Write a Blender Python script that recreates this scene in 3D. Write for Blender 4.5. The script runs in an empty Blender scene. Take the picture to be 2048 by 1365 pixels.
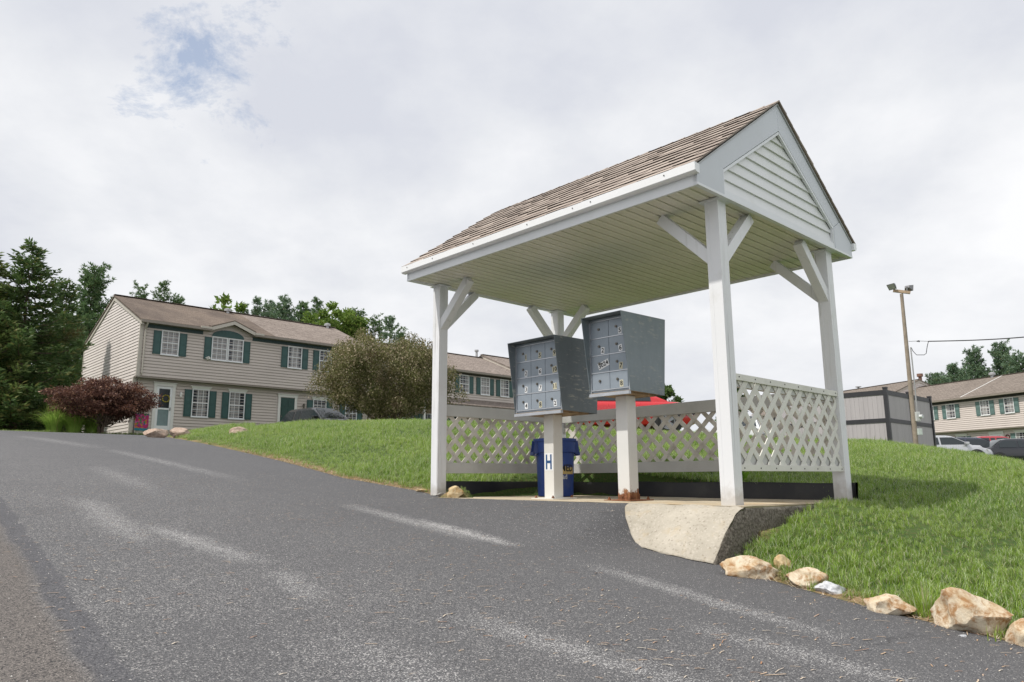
import bpy, math, random
import numpy as np
from mathutils import Vector, Matrix, noise

SC = bpy.context.scene
COL = SC.collection
rnd = random.Random(7)
R = math.radians

# ------------------------------------------------------------------ camera model (measured from the place)
F_PX, PITCH, ROLL, CAMZ, TH = 1471.3, .1851, -.0056, .1882, .7575
UX, UY = -math.sin(TH), math.cos(TH)      # U: along the road, uphill
VX, VY = math.cos(TH), math.sin(TH)       # V: away from the road
FRX, FRY = 1.6054, 5.5066                 # front right post of the shelter
T0 = FRX*UX + FRY*UY
B0 = FRX*VX + FRY*VY

def cam_axes():
    cp, sp = math.cos(PITCH), math.sin(PITCH)
    r = Vector((1, 0, 0)); f = Vector((0, cp, sp)); u = Vector((0, -sp, cp))
    cr, sr = math.cos(ROLL), math.sin(ROLL)
    return cr*r + sr*u, -sr*r + cr*u, f
RX, RU, RF = cam_axes()

def at(px, py, Y):
    """world point seen at photo pixel (px, py), Y metres ahead of the viewer"""
    d = (px-1024)/F_PX*RX - (py-682.5)/F_PX*RU + RF
    return Vector((0, 0, CAMZ)) + d*(Y/d.y)

# ------------------------------------------------------------------ node helper
class NT:
    def __init__(s, tree): s.t = tree; s.t.nodes.clear()
    def n(s, typ, ins=None, **props):
        nd = s.t.nodes.new('ShaderNode'+typ)
        for k, v in props.items(): setattr(nd, k, v)
        for k, v in (ins or {}).items():
            sk = nd.inputs[k]
            if isinstance(v, bpy.types.NodeSocket): s.t.links.new(v, sk)
            elif isinstance(v, bpy.types.Node): s.t.links.new(v.outputs[0], sk)
            else:
                if isinstance(v, (tuple, list)) and len(v) == 3 and sk.type == 'RGBA': v = (*v, 1)
                sk.default_value = v
        return nd
    def math(s, op, a, b=0.0, clamp=False):
        return s.n('Math', {0: a, 1: b}, operation=op, use_clamp=clamp).outputs[0]
    def mix(s, f, a, b, blend='MIX'):
        nd = s.t.nodes.new('ShaderNodeMix'); nd.data_type = 'RGBA'; nd.blend_type = blend; nd.clamp_factor = True
        for k, v in ((0, f), (6, a), (7, b)):
            sk = nd.inputs[k]
            if isinstance(v, bpy.types.NodeSocket): s.t.links.new(v, sk)
            else:
                if isinstance(v, (tuple, list)) and len(v) == 3: v = (*v, 1)
                sk.default_value = v
        return nd.outputs[2]
    def ramp(s, f, stops, interp='LINEAR'):
        nd = s.n('ValToRGB', {0: f}); cr = nd.color_ramp; cr.interpolation = interp
        while len(cr.elements) < len(stops): cr.elements.new(.5)
        for e, (p, c) in zip(cr.elements, stops):
            e.position = p; e.color = (c, c, c, 1) if isinstance(c, (int, float)) else (*c, 1)
        return nd.outputs[0]
    def noise(s, vec, scale, detail=3, rough=.55, dist=0):
        return s.n('TexNoise', {'Vector': vec, 'Scale': scale, 'Detail': detail, 'Roughness': rough, 'Distortion': dist}).outputs[0]
    def mapping(s, vec, scale=(1, 1, 1), rot=(0, 0, 0), loc=(0, 0, 0)):
        return s.n('Mapping', {'Vector': vec, 'Scale': scale, 'Rotation': rot, 'Location': loc}).outputs[0]

MATS = {}
def material(name, build):
    if name in MATS: return MATS[name]
    m = bpy.data.materials.new(name); m.use_nodes = True
    g = NT(m.node_tree); b = g.n('BsdfPrincipled'); o = g.n('OutputMaterial', {'Surface': b.outputs[0]})
    build(g, b, o); MATS[name] = m
    return m

def setb(g, b, **kw):
    names = dict(color='Base Color', rough='Roughness', metal='Metallic', normal='Normal', spec='Specular IOR Level', alpha='Alpha', coat='Coat Weight', trans='Transmission Weight', sheen='Sheen Weight')
    for k, v in kw.items():
        sk = b.inputs[names[k]]
        if isinstance(v, bpy.types.NodeSocket): g.t.links.new(v, sk)
        else:
            if isinstance(v, (tuple, list)) and len(v) == 3: v = (*v, 1)
            sk.default_value = v

def simple(name, col, rough=.5, metal=0, var=.12, scale=6, bump=.0, bscale=60, dirt=None, dirt_amt=.5, spec=.5, coat=0):
    def bd(g, b, o):
        tc = g.n('TexCoord').outputs['Object']
        n1 = g.noise(tc, scale, 5)
        c = g.mix(g.ramp(n1, [(.3, 0), (.7, 1)]), tuple(x*(1-var) for x in col), tuple(min(1, x*(1+var)) for x in col))
        if dirt:
            n2 = g.noise(g.mapping(tc, loc=(3, 1, 7)), scale*.6, 8, .68)
            c = g.mix(g.math('MULTIPLY', g.ramp(n2, [(.5, 0), (.68, 1)]), dirt_amt), c, dirt)
        setb(g, b, color=c, rough=g.ramp(n1, [(0, max(0, rough-.08)), (1, min(1, rough+.08))]), metal=metal, spec=spec, coat=coat)
        if bump:
            h = g.noise(tc, bscale, 4)
            setb(g, b, normal=g.n('Bump', {'Height': h, 'Strength': bump, 'Distance': .01}).outputs[0])
    return material(name, bd)

# ------------------------------------------------------------------ mesh builder
class MB:
    def __init__(s): s.v = []; s.f = []; s.m = []
    def add(s, vs, fs, m=0):
        o = len(s.v); s.v += [tuple(p) for p in vs]; s.f += [tuple(i+o for i in f) for f in fs]; s.m += [m]*len(fs); return s
    def box(s, x0, x1, y0, y1, z0, z1, m=0):
        return s.add([(x0,y0,z0),(x1,y0,z0),(x1,y1,z0),(x0,y1,z0),(x0,y0,z1),(x1,y0,z1),(x1,y1,z1),(x0,y1,z1)],
                     [(0,3,2,1),(4,5,6,7),(0,1,5,4),(1,2,6,5),(2,3,7,6),(3,0,4,7)], m)
    def hexa(s, p, m=0):   # 8 points, bottom loop then top loop
        return s.add(p, [(0,3,2,1),(4,5,6,7),(0,1,5,4),(1,2,6,5),(2,3,7,6),(3,0,4,7)], m)
    def prism(s, poly, axis, lo, hi, m=0):
        n = len(poly)
        def P(a, b, t): return {'x': (t, a, b), 'y': (a, t, b), 'z': (a, b, t)}[axis]
        vs = [P(a, b, lo) for a, b in poly]+[P(a, b, hi) for a, b in poly]
        fs = [tuple(range(n))[::-1], tuple(range(n, 2*n))]+[(i, (i+1) % n, n+(i+1) % n, n+i) for i in range(n)]
        return s.add(vs, fs, m)
    def tube(s, pts, r, n=10, m=0, cap=True):
        pts = [Vector(p) for p in pts]; rs = r if isinstance(r, (list, tuple)) else [r]*len(pts)
        rings = []
        for i, p in enumerate(pts):
            d = (pts[min(i+1, len(pts)-1)]-pts[max(i-1, 0)]).normalized()
            a = d.orthogonal().normalized() if i == 0 else (prev - d*prev.dot(d)).normalized()
            prev = a; b = d.cross(a)
            rings.append([p+(a*math.cos(2*math.pi*k/n)+b*math.sin(2*math.pi*k/n))*rs[i] for k in range(n)])
        vs = [q for rg in rings for q in rg]; fs = []
        for i in range(len(pts)-1):
            for k in range(n):
                fs.append((i*n+k, i*n+(k+1) % n, (i+1)*n+(k+1) % n, (i+1)*n+k))
        if cap: fs += [tuple(range(n))[::-1], tuple(range((len(pts)-1)*n, len(pts)*n))]
        return s.add(vs, fs, m)
    def bar(s, p0, p1, w, h, up=(0, 0, 1), m=0):
        p0, p1 = Vector(p0), Vector(p1); d = (p1-p0).normalized(); up = Vector(up)
        a = d.cross(up).normalized(); b = a.cross(d).normalized()
        q = [p + a*(w/2)*sx + b*(h/2)*sy for p in (p0, p1) for sx, sy in ((-1,-1),(1,-1),(1,1),(-1,1))]
        return s.add(q, [(0,3,2,1),(4,5,6,7),(0,1,5,4),(1,2,6,5),(2,3,7,6),(3,0,4,7)], m)
    def lathe(s, prof, n=24, m=0, c=(0, 0)):
        vs = [(c[0]+r*math.cos(2*math.pi*k/n), c[1]+r*math.sin(2*math.pi*k/n), z) for r, z in prof for k in range(n)]
        fs = [(i*n+k, i*n+(k+1) % n, (i+1)*n+(k+1) % n, (i+1)*n+k) for i in range(len(prof)-1) for k in range(n)]
        return s.add(vs, fs, m)
    def build(s, name, mats, parent=None, bevel=0, smooth=False, loc=None, rotz=0, sharp=40):
        me = bpy.data.meshes.new(name); me.from_pydata(s.v, [], s.f)
        for mm in (mats if isinstance(mats, (list, tuple)) else [mats]): me.materials.append(mm)
        if any(s.m): me.polygons.foreach_set('material_index', s.m)
        me.update()
        import bmesh
        bm = bmesh.new(); bm.from_mesh(me); bmesh.ops.recalc_face_normals(bm, faces=bm.faces); bm.to_mesh(me); bm.free()
        o = bpy.data.objects.new(name, me); COL.objects.link(o)
        if parent is not None: o.parent = parent
        if loc is not None: o.location = loc
        if rotz: o.rotation_euler.z = rotz
        if smooth:
            me.polygons.foreach_set('use_smooth', [True]*len(me.polygons))
            me.set_sharp_from_angle(angle=R(sharp))
        if bevel:
            b = o.modifiers.new('bevel', 'BEVEL'); b.width = bevel; b.segments = 2; b.limit_method = 'ANGLE'; b.angle_limit = R(40)
            b.harden_normals = False
        return o

def np_mesh(name, verts, faces, mats, parent=None, smooth=False, loc=None):
    """fast mesh from numpy: verts (n,3), faces (m,k)"""
    me = bpy.data.meshes.new(name); k = faces.shape[1]
    me.vertices.add(len(verts)); me.vertices.foreach_set('co', verts.astype(np.float32).ravel())
    me.loops.add(faces.size); me.loops.foreach_set('vertex_index', faces.astype(np.int32).ravel())
    me.polygons.add(len(faces)); me.polygons.foreach_set('loop_start', (np.arange(len(faces))*k).astype(np.int32))
    me.polygons.foreach_set('loop_total', np.full(len(faces), k, np.int32))
    if smooth: me.polygons.foreach_set('use_smooth', np.ones(len(faces), bool))
    for mm in (mats if isinstance(mats, (list, tuple)) else [mats]): me.materials.append(mm)
    me.update(calc_edges=True); me.validate()
    o = bpy.data.objects.new(name, me); COL.objects.link(o)
    if parent is not None: o.parent = parent
    if loc is not None: o.location = loc
    return o

def thing(name, label, cat, loc=(0, 0, 0), rotz=0, group=None):
    o = bpy.data.objects.new(name, None); COL.objects.link(o); o.empty_display_size = .2
    o.location = loc; o.rotation_euler = (0, 0, rotz); o['label'] = label; o['category'] = cat
    if group: o['group'] = group
    return o
def tag(o, label, cat, group=None):
    o['label'] = label; o['category'] = cat
    if group: o['group'] = group
    return o
def text_geo(body, size, depth=.0006):
    """lettering as a mesh: (verts, faces) centred on the origin in its own x/y plane"""
    c = bpy.data.curves.new('lettering', 'FONT'); c.body = body; c.size = size; c.extrude = depth; c.resolution_u = 2
    c.align_x = 'CENTER'; c.align_y = 'CENTER'; c.offset = size*.02
    o = bpy.data.objects.new('lettering', c); me = o.to_mesh()
    v = [tuple(q.co) for q in me.vertices]; f = [tuple(p.vertices) for p in me.polygons]
    o.to_mesh_clear(); bpy.data.objects.remove(o); bpy.data.curves.remove(c)
    return v, f

# ------------------------------------------------------------------ terrain
def sst(x, a, b):
    t = np.clip((x-a)/(b-a), 0, 1); return t*t*(3-2*t)
def base_h(t):
    t = np.minimum(t, 31.0); return -.66+.112*t-.0009*t*t
EDGE = np.array([(-60, 3.95), (-5, 3.97), (.5, 4.03), (.96, 4.05), (1.27, 4.09), (1.76, 4.14), (2.2, 4.25), (2.62, 4.32), (2.70, 4.86), (3.65, 4.86), (3.75, 4.84), (6.0, 4.84), (6.25, 4.92),
                 (6.87, 5.0), (7.6, 4.98), (8.3, 4.95), (11.5, 5.6), (14.3, 6.1), (20, 7.2), (24.5, 8.2), (27, 9.2), (29, 12), (30.5, 18), (31.3, 24), (31.4, -60), (200, -60)])
def bedge(t): return np.interp(t, EDGE[:, 0], EDGE[:, 1])
def slab_z(a, b): return -.012+.003*a-.008*b
def road_h(T, B):
    a = T-T0; b = B-B0
    z = base_h(T)
    k = sst(b, -1.4, -.2)*sst(a, .42, .80)*(1-sst(a, 3.0, 3.7))
    return z*(1-k)+slab_z(a, np.minimum(b, 0))*k
def lawn_h(T, B):
    T = np.asarray(T, float); B = np.asarray(B, float)
    x = T*UX+B*VX; y = T*UY+B*VY
    bs = base_h(T)
    e = np.where((T > 2.6) & (T < 6.2), 4.45, np.where(T > 31.3, 70, bedge(T)))
    d = np.maximum(B-e, 0)
    mound = 1.12*(1-np.exp(-d/(7.5-3.4*sst(T, 7, 13))))
    z = bs+mound
    az = x/np.maximum(y, 3.0)
    cap = np.interp(az, [-1.2, -.30, 0, .2, .48, .56, .70, .8, 1.3], [2.2, 1.90, 1.53, 1.19, .98, .72, .32, .13, .0])
    far = sst(y, 21, 30)
    park = np.interp(az, [-1.2, -.5, -.3, .1, .5, .62, .8, 1.5], [2.2, 2.1, 2.0, 1.18, .95, .62, .58, .45])
    cap = cap*(1-far)+park*far
    hill = sst(y, 36, 48)*np.interp(az, [-.9, -.3, .2, .5, .8], [.3, .6, .6, .5, .6])
    cap = cap+hill
    k = .12; h = np.clip(.5+.5*(cap-z)/k, 0, 1); z = cap*(1-h)+z*h-k*h*(1-h)
    # shoulder that rises beside the slab's broken end
    a = T-T0; b = B-B0
    z = z+.17*np.exp(-(((a+.42)/.55)**2+((b-.75)/.80)**2))
    # bed under the slab
    la = np.where(b < .15, 3.08, 3.56)
    inb = (1-sst(a, la, la+.1))*sst(a, -.30, -.2)*sst(b, -.5, -.4)*(1-sst(b, 2.05, 2.13))
    z = z*(1-inb)+(slab_z(a, b)-.16)*inb
    # asphalt lies over the sheet
    under = 1-sst(B-bedge(T), -.10, .02)
    lim = road_h(T, np.minimum(B, bedge(T)))-.05
    near = (B < bedge(T)+.02)
    z = np.where(B < bedge(T)+.25, z*(1-under)+np.minimum(z, lim)*under, z)
    return z
def ground_z(x, y):
    T = x*UX+y*UY; B = x*VX+y*VY
    return float(road_h(T, B) if B < bedge(T) else lawn_h(T, B))
def W(T, B, dz=0.0):
    x = T*UX+B*VX; y = T*UY+B*VY
    return Vector((x, y, ground_z(x, y)+dz))
def hit(px, py):
    d = (px-1024)/F_PX*RX - (py-682.5)/F_PX*RU + RF; o = Vector((0, 0, CAMZ)); s = .6
    while s < 70:
        p = o+d*s
        if p.z < ground_z(p.x, p.y): return p
        s += .02
    return p

def axis_steps(lo, hi, fine_lo, fine_hi, fine, grow=1.18, mx=12):
    out = list(np.arange(fine_lo, fine_hi+1e-6, fine)); st = fine; x = fine_hi
    while x < hi: st = min(st*grow, mx); x += st; out.append(x)
    st = fine; x = fine_lo
    while x > lo: st = min(st*grow, mx); x -= st; out.insert(0, x)
    return np.array(out)

def grid_mesh(name, Ts, Bs, hf, mat):
    TT, BB = np.meshgrid(Ts, Bs, indexing='ij')
    if callable(hf): Z = hf(TT, BB)
    X = TT*UX+BB*VX; Y = TT*UY+BB*VY
    v = np.stack([X, Y, Z], -1).reshape(-1, 3); n, m = TT.shape
    i, j = np.meshgrid(np.arange(n-1), np.arange(m-1), indexing='ij'); a = (i*m+j).ravel()
    f = np.stack([a, a+1, a+m+1, a+m], -1)[:, ::-1]
    return np_mesh(name, v, f, mat, smooth=True), TT, BB

# ---- ground materials
def m_lawn(g, b, o):
    geo = g.n('NewGeometry').outputs['Position']
    n1 = g.noise(geo, 1.3, 6); n2 = g.noise(geo, 40, 4)
    c = g.mix(g.ramp(n1, [(.35, 0), (.65, 1)]), (.045, .085, .02), (.075, .12, .03))
    c = g.mix(g.ramp(n2, [(.5, 0), (.75, 1)]), c, (.13, .11, .05))
    dirt = g.n('Attribute', attribute_name='edge').outputs['Fac']
    c = g.mix(g.math('MULTIPLY', dirt, g.ramp(g.noise(geo, 9, 5), [(.3, .5), (.6, 1)])), c, g.mix(n2, (.20, .13, .07), (.34, .25, .14)))
    setb(g, b, color=c, rough=.95, spec=.2, normal=g.n('Bump', {'Height': n2, 'Strength': .8, 'Distance': .03}).outputs[0])
LAWN = material('lawn_ground', m_lawn)

def m_road(g, b, o):
    P = g.n('NewGeometry').outputs['Position']
    # road frame: x = along (T), y = across (B)
    Q = g.mapping(P, rot=(0, 0, -TH-math.pi/2))      # rotate so that +x is U
    sp = g.n('SeparateXYZ', {0: Q}); T = sp.outputs[0]; B = g.math('MULTIPLY', sp.outputs[1], -1.0)
    v1 = g.n('TexVoronoi', {'Vector': P, 'Scale': 330.0}, feature='F1').outputs['Color']
    v2 = g.n('TexVoronoi', {'Vector': P, 'Scale': 170.0}, feature='F1').outputs['Color']
    s1 = g.n('SeparateColor', {0: v1}).outputs[0]; s2 = g.n('SeparateColor', {0: v2}).outputs[1]
    wv = g.noise(P, 1.1, 6, .6); wf = g.noise(P, 7, 8, .72); big = g.noise(P, .35, 4)
    fine = g.noise(P, 420, 3)
    base = g.mix(g.ramp(big, [(.3, 0), (.7, 1)]), (.074, .074, .079), (.096, .096, .101))
    base = g.mix(.5, base, g.mix(s1, (.046, .046, .050), (.145, .144, .147)))
    # more aggregate showing towards the old lane (small B)
    wear = g.math('SUBTRACT', 1.0, g.n('MapRange', {0: B, 1: 1.6, 2: 4.3}).outputs[0], True)
    wear = g.math('ADD', g.math('MULTIPLY', wear, g.ramp(wv, [(.25, .35), (.6, 1)])), .06)
    pore = g.ramp(s2, [(.05, 1), (.11, 0)])
    spk = g.ramp(s1, [(.74, 0), (.84, 1)])
    c = g.mix(g.math('MULTIPLY', spk, g.math('MULTIPLY', wear, .50)), base, (.38, .37, .36))
    spk2 = g.ramp(s2, [(.93, 0), (.95, 1)])
    c = g.mix(g.math('MULTIPLY', spk2, g.math('MULTIPLY', wear, .6)), c, (.46, .44, .42))
    # worn pale streaks, each a stretch of a wheel track: (T0, T1, B0, B1, half width, strength)
    tot = None
    for (ta, tb, ba, bb, hw, st) in [(5.0, 3.65, 3.57, 3.53, .045, .85), (6.0, 3.9, 3.55, 3.44, .06, .45), (5.3, 3.8, 1.66, 1.80, .06, .5), (3.7, 3.0, 1.80, 1.69, .05, .30), (6.8, 4.5, 1.62, 1.45, .07, .36),
                                     (3.1, 1.4, 3.52, 3.32, .05, .42), (2.6, 1.4, 2.08, 2.25, .06, .34), (14, 7.9, 3.65, 3.5, .08, .25), (10, 7.0, 2.5, 2.3, .08, .2), (20, 14, 3.4, 3.6, .14, .22), (2.6, 1.2, 1.5, 1.5, .09, .2), (26, 18, 2.2, 2.2, .16, .25), (2.0, .9, 2.9, 3.0, .06, .3)]:
        k = (bb-ba)/(tb-ta)
        ctr = g.math('ADD', g.math('MULTIPLY', g.math('SUBTRACT', T, ta), k), ba)
        dB = g.math('ABSOLUTE', g.math('SUBTRACT', g.math('ADD', B, g.math('MULTIPLY', g.math('SUBTRACT', wf, .5), .22)), ctr))
        w1 = g.math('SUBTRACT', 1.0, g.math('DIVIDE', dB, hw*2.4), True)
        tc = (ta+tb)/2; tl = abs(ta-tb)/2
        w2 = g.math('SUBTRACT', 1.0, g.math('POWER', g.math('DIVIDE', g.math('ABSOLUTE', g.math('SUBTRACT', T, tc)), tl), 3), True)
        w = g.math('MULTIPLY', g.math('MULTIPLY', w1, w2), st)
        tot = w if tot is None else g.math('MAXIMUM', tot, w)
    grain = g.ramp(g.math('ADD', g.math('MULTIPLY', s2, .55), g.math('ADD', g.math('MULTIPLY', s1, .25), g.math('MULTIPLY', g.noise(P, 16, 4, .6), .5))), [(.56, 0), (.66, 1)])
    v3 = g.n('SeparateColor', {0: g.n('TexVoronoi', {'Vector': P, 'Scale': 230.0}, feature='F1').outputs['Color']}).outputs[2]
    tt = g.math('MULTIPLY', tot, g.math('ADD', .34, g.math('MULTIPLY', grain, .62)))
    sp3 = g.ramp(g.math('ADD', v3, g.math('MULTIPLY', tt, .95)), [(.96, 0), (1.0, 1)])
    c = g.mix(g.math('MULTIPLY', sp3, .85), c, (.50, .49, .48))
    c = g.mix(g.math('MULTIPLY', tt, .28), c, (.36, .355, .35))
    # the older coarse pavement beyond a dark sealed joint
    Bw = g.math('SUBTRACT', g.math('ADD', B, g.math('MULTIPLY', g.math('SUBTRACT', g.noise(P, 2.2, 5), .5), .10)), g.math('MULTIPLY', T, .07))
    old = g.ramp(g.n('MapRange', {0: Bw, 1: .47, 2: .55}).outputs[0], [(0, 1), (1, 0)])
    oldc = g.mix(s2, (.055, .050, .048), (.155, .138, .127))
    oldc = g.mix(g.ramp(s1, [(.8, 0), (.9, 1)]), oldc, (.26, .235, .21))
    c = g.mix(old, c, oldc)
    band = g.math('SUBTRACT', 1.0, g.math('DIVIDE', g.math('ABSOLUTE', g.math('SUBTRACT', Bw, .57)), .065), True)
    band = g.math('MULTIPLY', g.ramp(band, [(.1, 0), (.4, 1)]), g.ramp(wf, [(.2, .4), (.5, 1)]))
    c = g.mix(g.math('MULTIPLY', band, .6), c, (.068, .068, .078))
    c = g.mix(g.math('MULTIPLY', pore, g.math('MULTIPLY', wear, .8)), c, (.02, .02, .022))
    # fine cracks
    ve = g.n('TexVoronoi', {'Vector': g.mapping(g.n('VectorMath', {0: P, 1: g.n('VectorMath', {0: g.n('TexNoise', {'Vector': P, 'Scale': 2.0, 'Detail': 5.0}).outputs[1], 1: (.35, .35, .35)}, operation='MULTIPLY').outputs[0]}, operation='ADD').outputs[0]), 'Scale': .55}, feature='DISTANCE_TO_EDGE').outputs['Distance']
    crack = g.math('MULTIPLY', g.ramp(ve, [(0, 1), (.0035, 0)]), g.ramp(g.noise(P, .9, 2), [(.56, 0), (.64, 1)]))
    c = g.mix(g.math('MULTIPLY', crack, .55), c, (.04, .04, .043))
    h = g.math('ADD', g.math('MULTIPLY', s1, .5), g.math('ADD', g.math('MULTIPLY', s2, g.math('ADD', old, .35)), fine))
    h = g.math('SUBTRACT', h, g.math('MULTIPLY', crack, 3.0))
    bp = g.n('Bump', {'Height': h, 'Strength': .55, 'Distance': .004}).outputs[0]
    setb(g, b, color=c, rough=.82, spec=.35, normal=bp)
ROADM = material('asphalt', m_road)

Ts = axis_steps(-160, 420, -1.5, 9.0, .12); Bs = axis_steps(-160, 420, 1.5, 9.0, .1)
lawn, TT, BB = grid_mesh('lawn_ground', Ts, Bs, lawn_h, LAWN)
lawn['kind'] = 'structure'
at_ = lawn.data.attributes.new('edge', 'FLOAT', 'POINT')
dd = (BB-bedge(TT)); at_.data.foreach_set('value', (1-sst(np.abs(dd-.05), .04, .22)).astype(np.float32).ravel())

# road sheet: across strips from the edge towards the far side
Tr = np.concatenate([np.arange(-14, 9, .1), np.arange(9, 31.2, .3), [31.35]])
ws = np.array([0, .02, .06, .12, .2, .3, .45, .6, .8, 1.0, 1.3, 1.7, 2.2, 2.8, 3.5, 4.3, 5.2, 6.5, 8, 10, 12])
Tg, Wg = np.meshgrid(Tr, ws, indexing='ij')
wob = np.array([.018*noise.noise((t*3.1, 0, 0))+.012*noise.noise((t*11, 4, 0)) for t in Tr])[:, None]
Bg = np.minimum(bedge(Tg), 30)+wob*(1 if True else 0)-Wg*(1+np.maximum(bedge(Tg)-5, 0)/12)
Zg = road_h(Tg, Bg)
Zg[:, 0] -= .05
Xg = Tg*UX+Bg*VX; Yg = Tg*UY+Bg*VY
n_, m_ = Tg.shape; i, j = np.meshgrid(np.arange(n_-1), np.arange(m_-1), indexing='ij'); a_ = (i*m_+j).ravel()
road = np_mesh('road', np.stack([Xg, Yg, Zg], -1).reshape(-1, 3), np.stack([a_, a_+1, a_+m_+1, a_+m_], -1), ROADM, smooth=True)
road['kind'] = 'structure'

# ------------------------------------------------------------------ shared materials
def m_white(g, b, o):
    P = g.n('TexCoord').outputs['Object']; z = g.n('SeparateXYZ', {0: P}).outputs[2]
    st = g.noise(g.mapping(P, scale=(22, 22, 1.1)), 1.0, 7, .68); bl = g.noise(P, 2.3, 7, .68)
    c = g.mix(g.noise(P, 1.2, 3), (.72, .73, .745), (.78, .785, .79))
    c = g.mix(g.math('MULTIPLY', g.ramp(st, [(.56, 0), (.72, 1)]), .38), c, (.46, .46, .42))
    c = g.mix(g.math('MULTIPLY', g.ramp(bl, [(.56, 0), (.70, 1)]), .35), c, (.50, .49, .43))
    ft = g.ramp(g.math('SUBTRACT', g.math('MULTIPLY', g.noise(P, 9, 5), .30), z), [(-.02, 0), (.10, 1)]); c = g.mix(g.math('MULTIPLY', ft, .5), c, (.34, .30, .24))
    crk = g.ramp(g.noise(g.mapping(P, scale=(30, 30, .5)), 1.0, 3), [(.325, 1), (.335, 0)]); c = g.mix(g.math('MULTIPLY', crk, .6), c, (.25, .24, .22))
    setb(g, b, color=c, rough=.5, normal=g.n('Bump', {'Height': g.math('ADD', st, g.math('MULTIPLY', crk, -1.0)), 'Strength': .35, 'Distance': .004}).outputs[0])
WHITE = material('white_painted_wood', m_white)
TRIMW = simple('white_trim_metal', (.76, .78, .80), .38, var=.03, scale=2, dirt=(.5, .5, .45), dirt_amt=.2)
LATT = simple('weathered_white_lattice', (.68, .65, .59), .7, var=.12, scale=7, dirt=(.30, .265, .21), dirt_amt=.8, bump=.2, bscale=90)
LATT2 = simple('cream_lattice', (.70, .69, .63), .6, var=.06, scale=5, dirt=(.42, .40, .33), dirt_amt=.4)
BLACK = simple('black_plastic', (.012, .012, .013), .38, var=.3, scale=4, dirt=(.05, .045, .04), dirt_amt=.5)
RUST = simple('rusty_iron', (.22, .09, .04), .85, var=.4, scale=30, bump=.6, bscale=120)

def m_soffit(g, b, o):
    P = g.n('TexCoord').outputs['Object']; s = g.n('SeparateXYZ', {0: P})
    fx = g.math('SUBTRACT', g.math('FRACT', g.math('MULTIPLY', s.outputs[0], 70.0)), .5)
    fy = g.math('SUBTRACT', g.math('FRACT', g.math('MULTIPLY', s.outputs[1], 70.0)), .5)
    d = g.math('ADD', g.math('MULTIPLY', fx, fx), g.math('MULTIPLY', fy, fy))
    hole = g.ramp(d, [(.045, 1), (.075, 0)])
    strip = g.ramp(g.math('FRACT', g.math('MULTIPLY', s.outputs[1], 1/.1016)), [(.12, 0), (.16, 1), (.82, 1), (.88, 0)])
    n = g.noise(P, 1.3, 5)
    c = g.mix(g.ramp(n, [(.4, 0), (.75, 1)]), (.86, .83, .74), (.74, .73, .60))
    c = g.mix(g.math('MULTIPLY', hole, g.math('MULTIPLY', strip, .6)), c, (.12, .12, .10))
    setb(g, b, color=c, rough=.45)
SOFF = material('perforated_soffit', m_soffit)

def shingle_mat(name, c1, c2, c3, stain=None):
    def bd(g, b, o):
        P = g.n('TexCoord').outputs['Object']; isl = g.n('NewGeometry').outputs['Random Per Island']
        c = g.mix(isl, c1, c2)
        gr = g.noise(P, 260, 2); c = g.mix(g.ramp(gr, [(.35, 0), (.7, .6)]), c, c3)
        c = g.mix(g.ramp(g.noise(g.mapping(P, scale=(1, 1, 1)), 3, 5), [(.45, 0), (.75, .5)]), c, stain or c1)
        setb(g, b, color=c, rough=.92, spec=.25, normal=g.n('Bump', {'Height': gr, 'Strength': .5, 'Distance': .004}).outputs[0])
    return material(name, bd)
SHING = shingle_mat('shelter_shingles', (.25, .20, .17), (.40, .335, .285), (.50, .44, .39))

def m_concrete(g, b, o):
    P = g.n('TexCoord').outputs['Object']
    n = g.noise(P, 2.2, 7, .65); v = g.n('TexVoronoi', {'Vector': P, 'Scale': 80.0}, feature='F1'); s = g.n('SeparateColor', {0: v.outputs['Color']}).outputs[0]
    c = g.mix(g.ramp(n, [(.35, 0), (.65, 1)]), (.33, .30, .245), (.47, .43, .36))
    c = g.mix(g.ramp(s, [(.78, 0), (.97, .38)]), c, (.56, .51, .44))
    c = g.mix(g.ramp(s, [(.0, .55), (.12, 0)]), c, (.22, .19, .15))
    c = g.mix(g.ramp(g.noise(P, 5, 6, .7), [(.55, 0), (.72, .6)]), c, (.42, .33, .20))
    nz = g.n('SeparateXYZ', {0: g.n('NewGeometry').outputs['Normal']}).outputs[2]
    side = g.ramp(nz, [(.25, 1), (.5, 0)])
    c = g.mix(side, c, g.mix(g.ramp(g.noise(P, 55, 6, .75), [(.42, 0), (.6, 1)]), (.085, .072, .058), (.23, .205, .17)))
    h = g.math('ADD', g.noise(P, 60, 5), g.math('MULTIPLY', s, .5))
    setb(g, b, color=c, rough=.9, spec=.25, normal=g.n('Bump', {'Height': h, 'Strength': .6, 'Distance': .006}).outputs[0])
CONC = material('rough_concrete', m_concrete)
CONCT = simple('stained_tan_concrete', (.46, .39, .28), .85, var=.18, scale=2.5, dirt=(.50, .33, .14), dirt_amt=.6, bump=.3, bscale=90)

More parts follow.
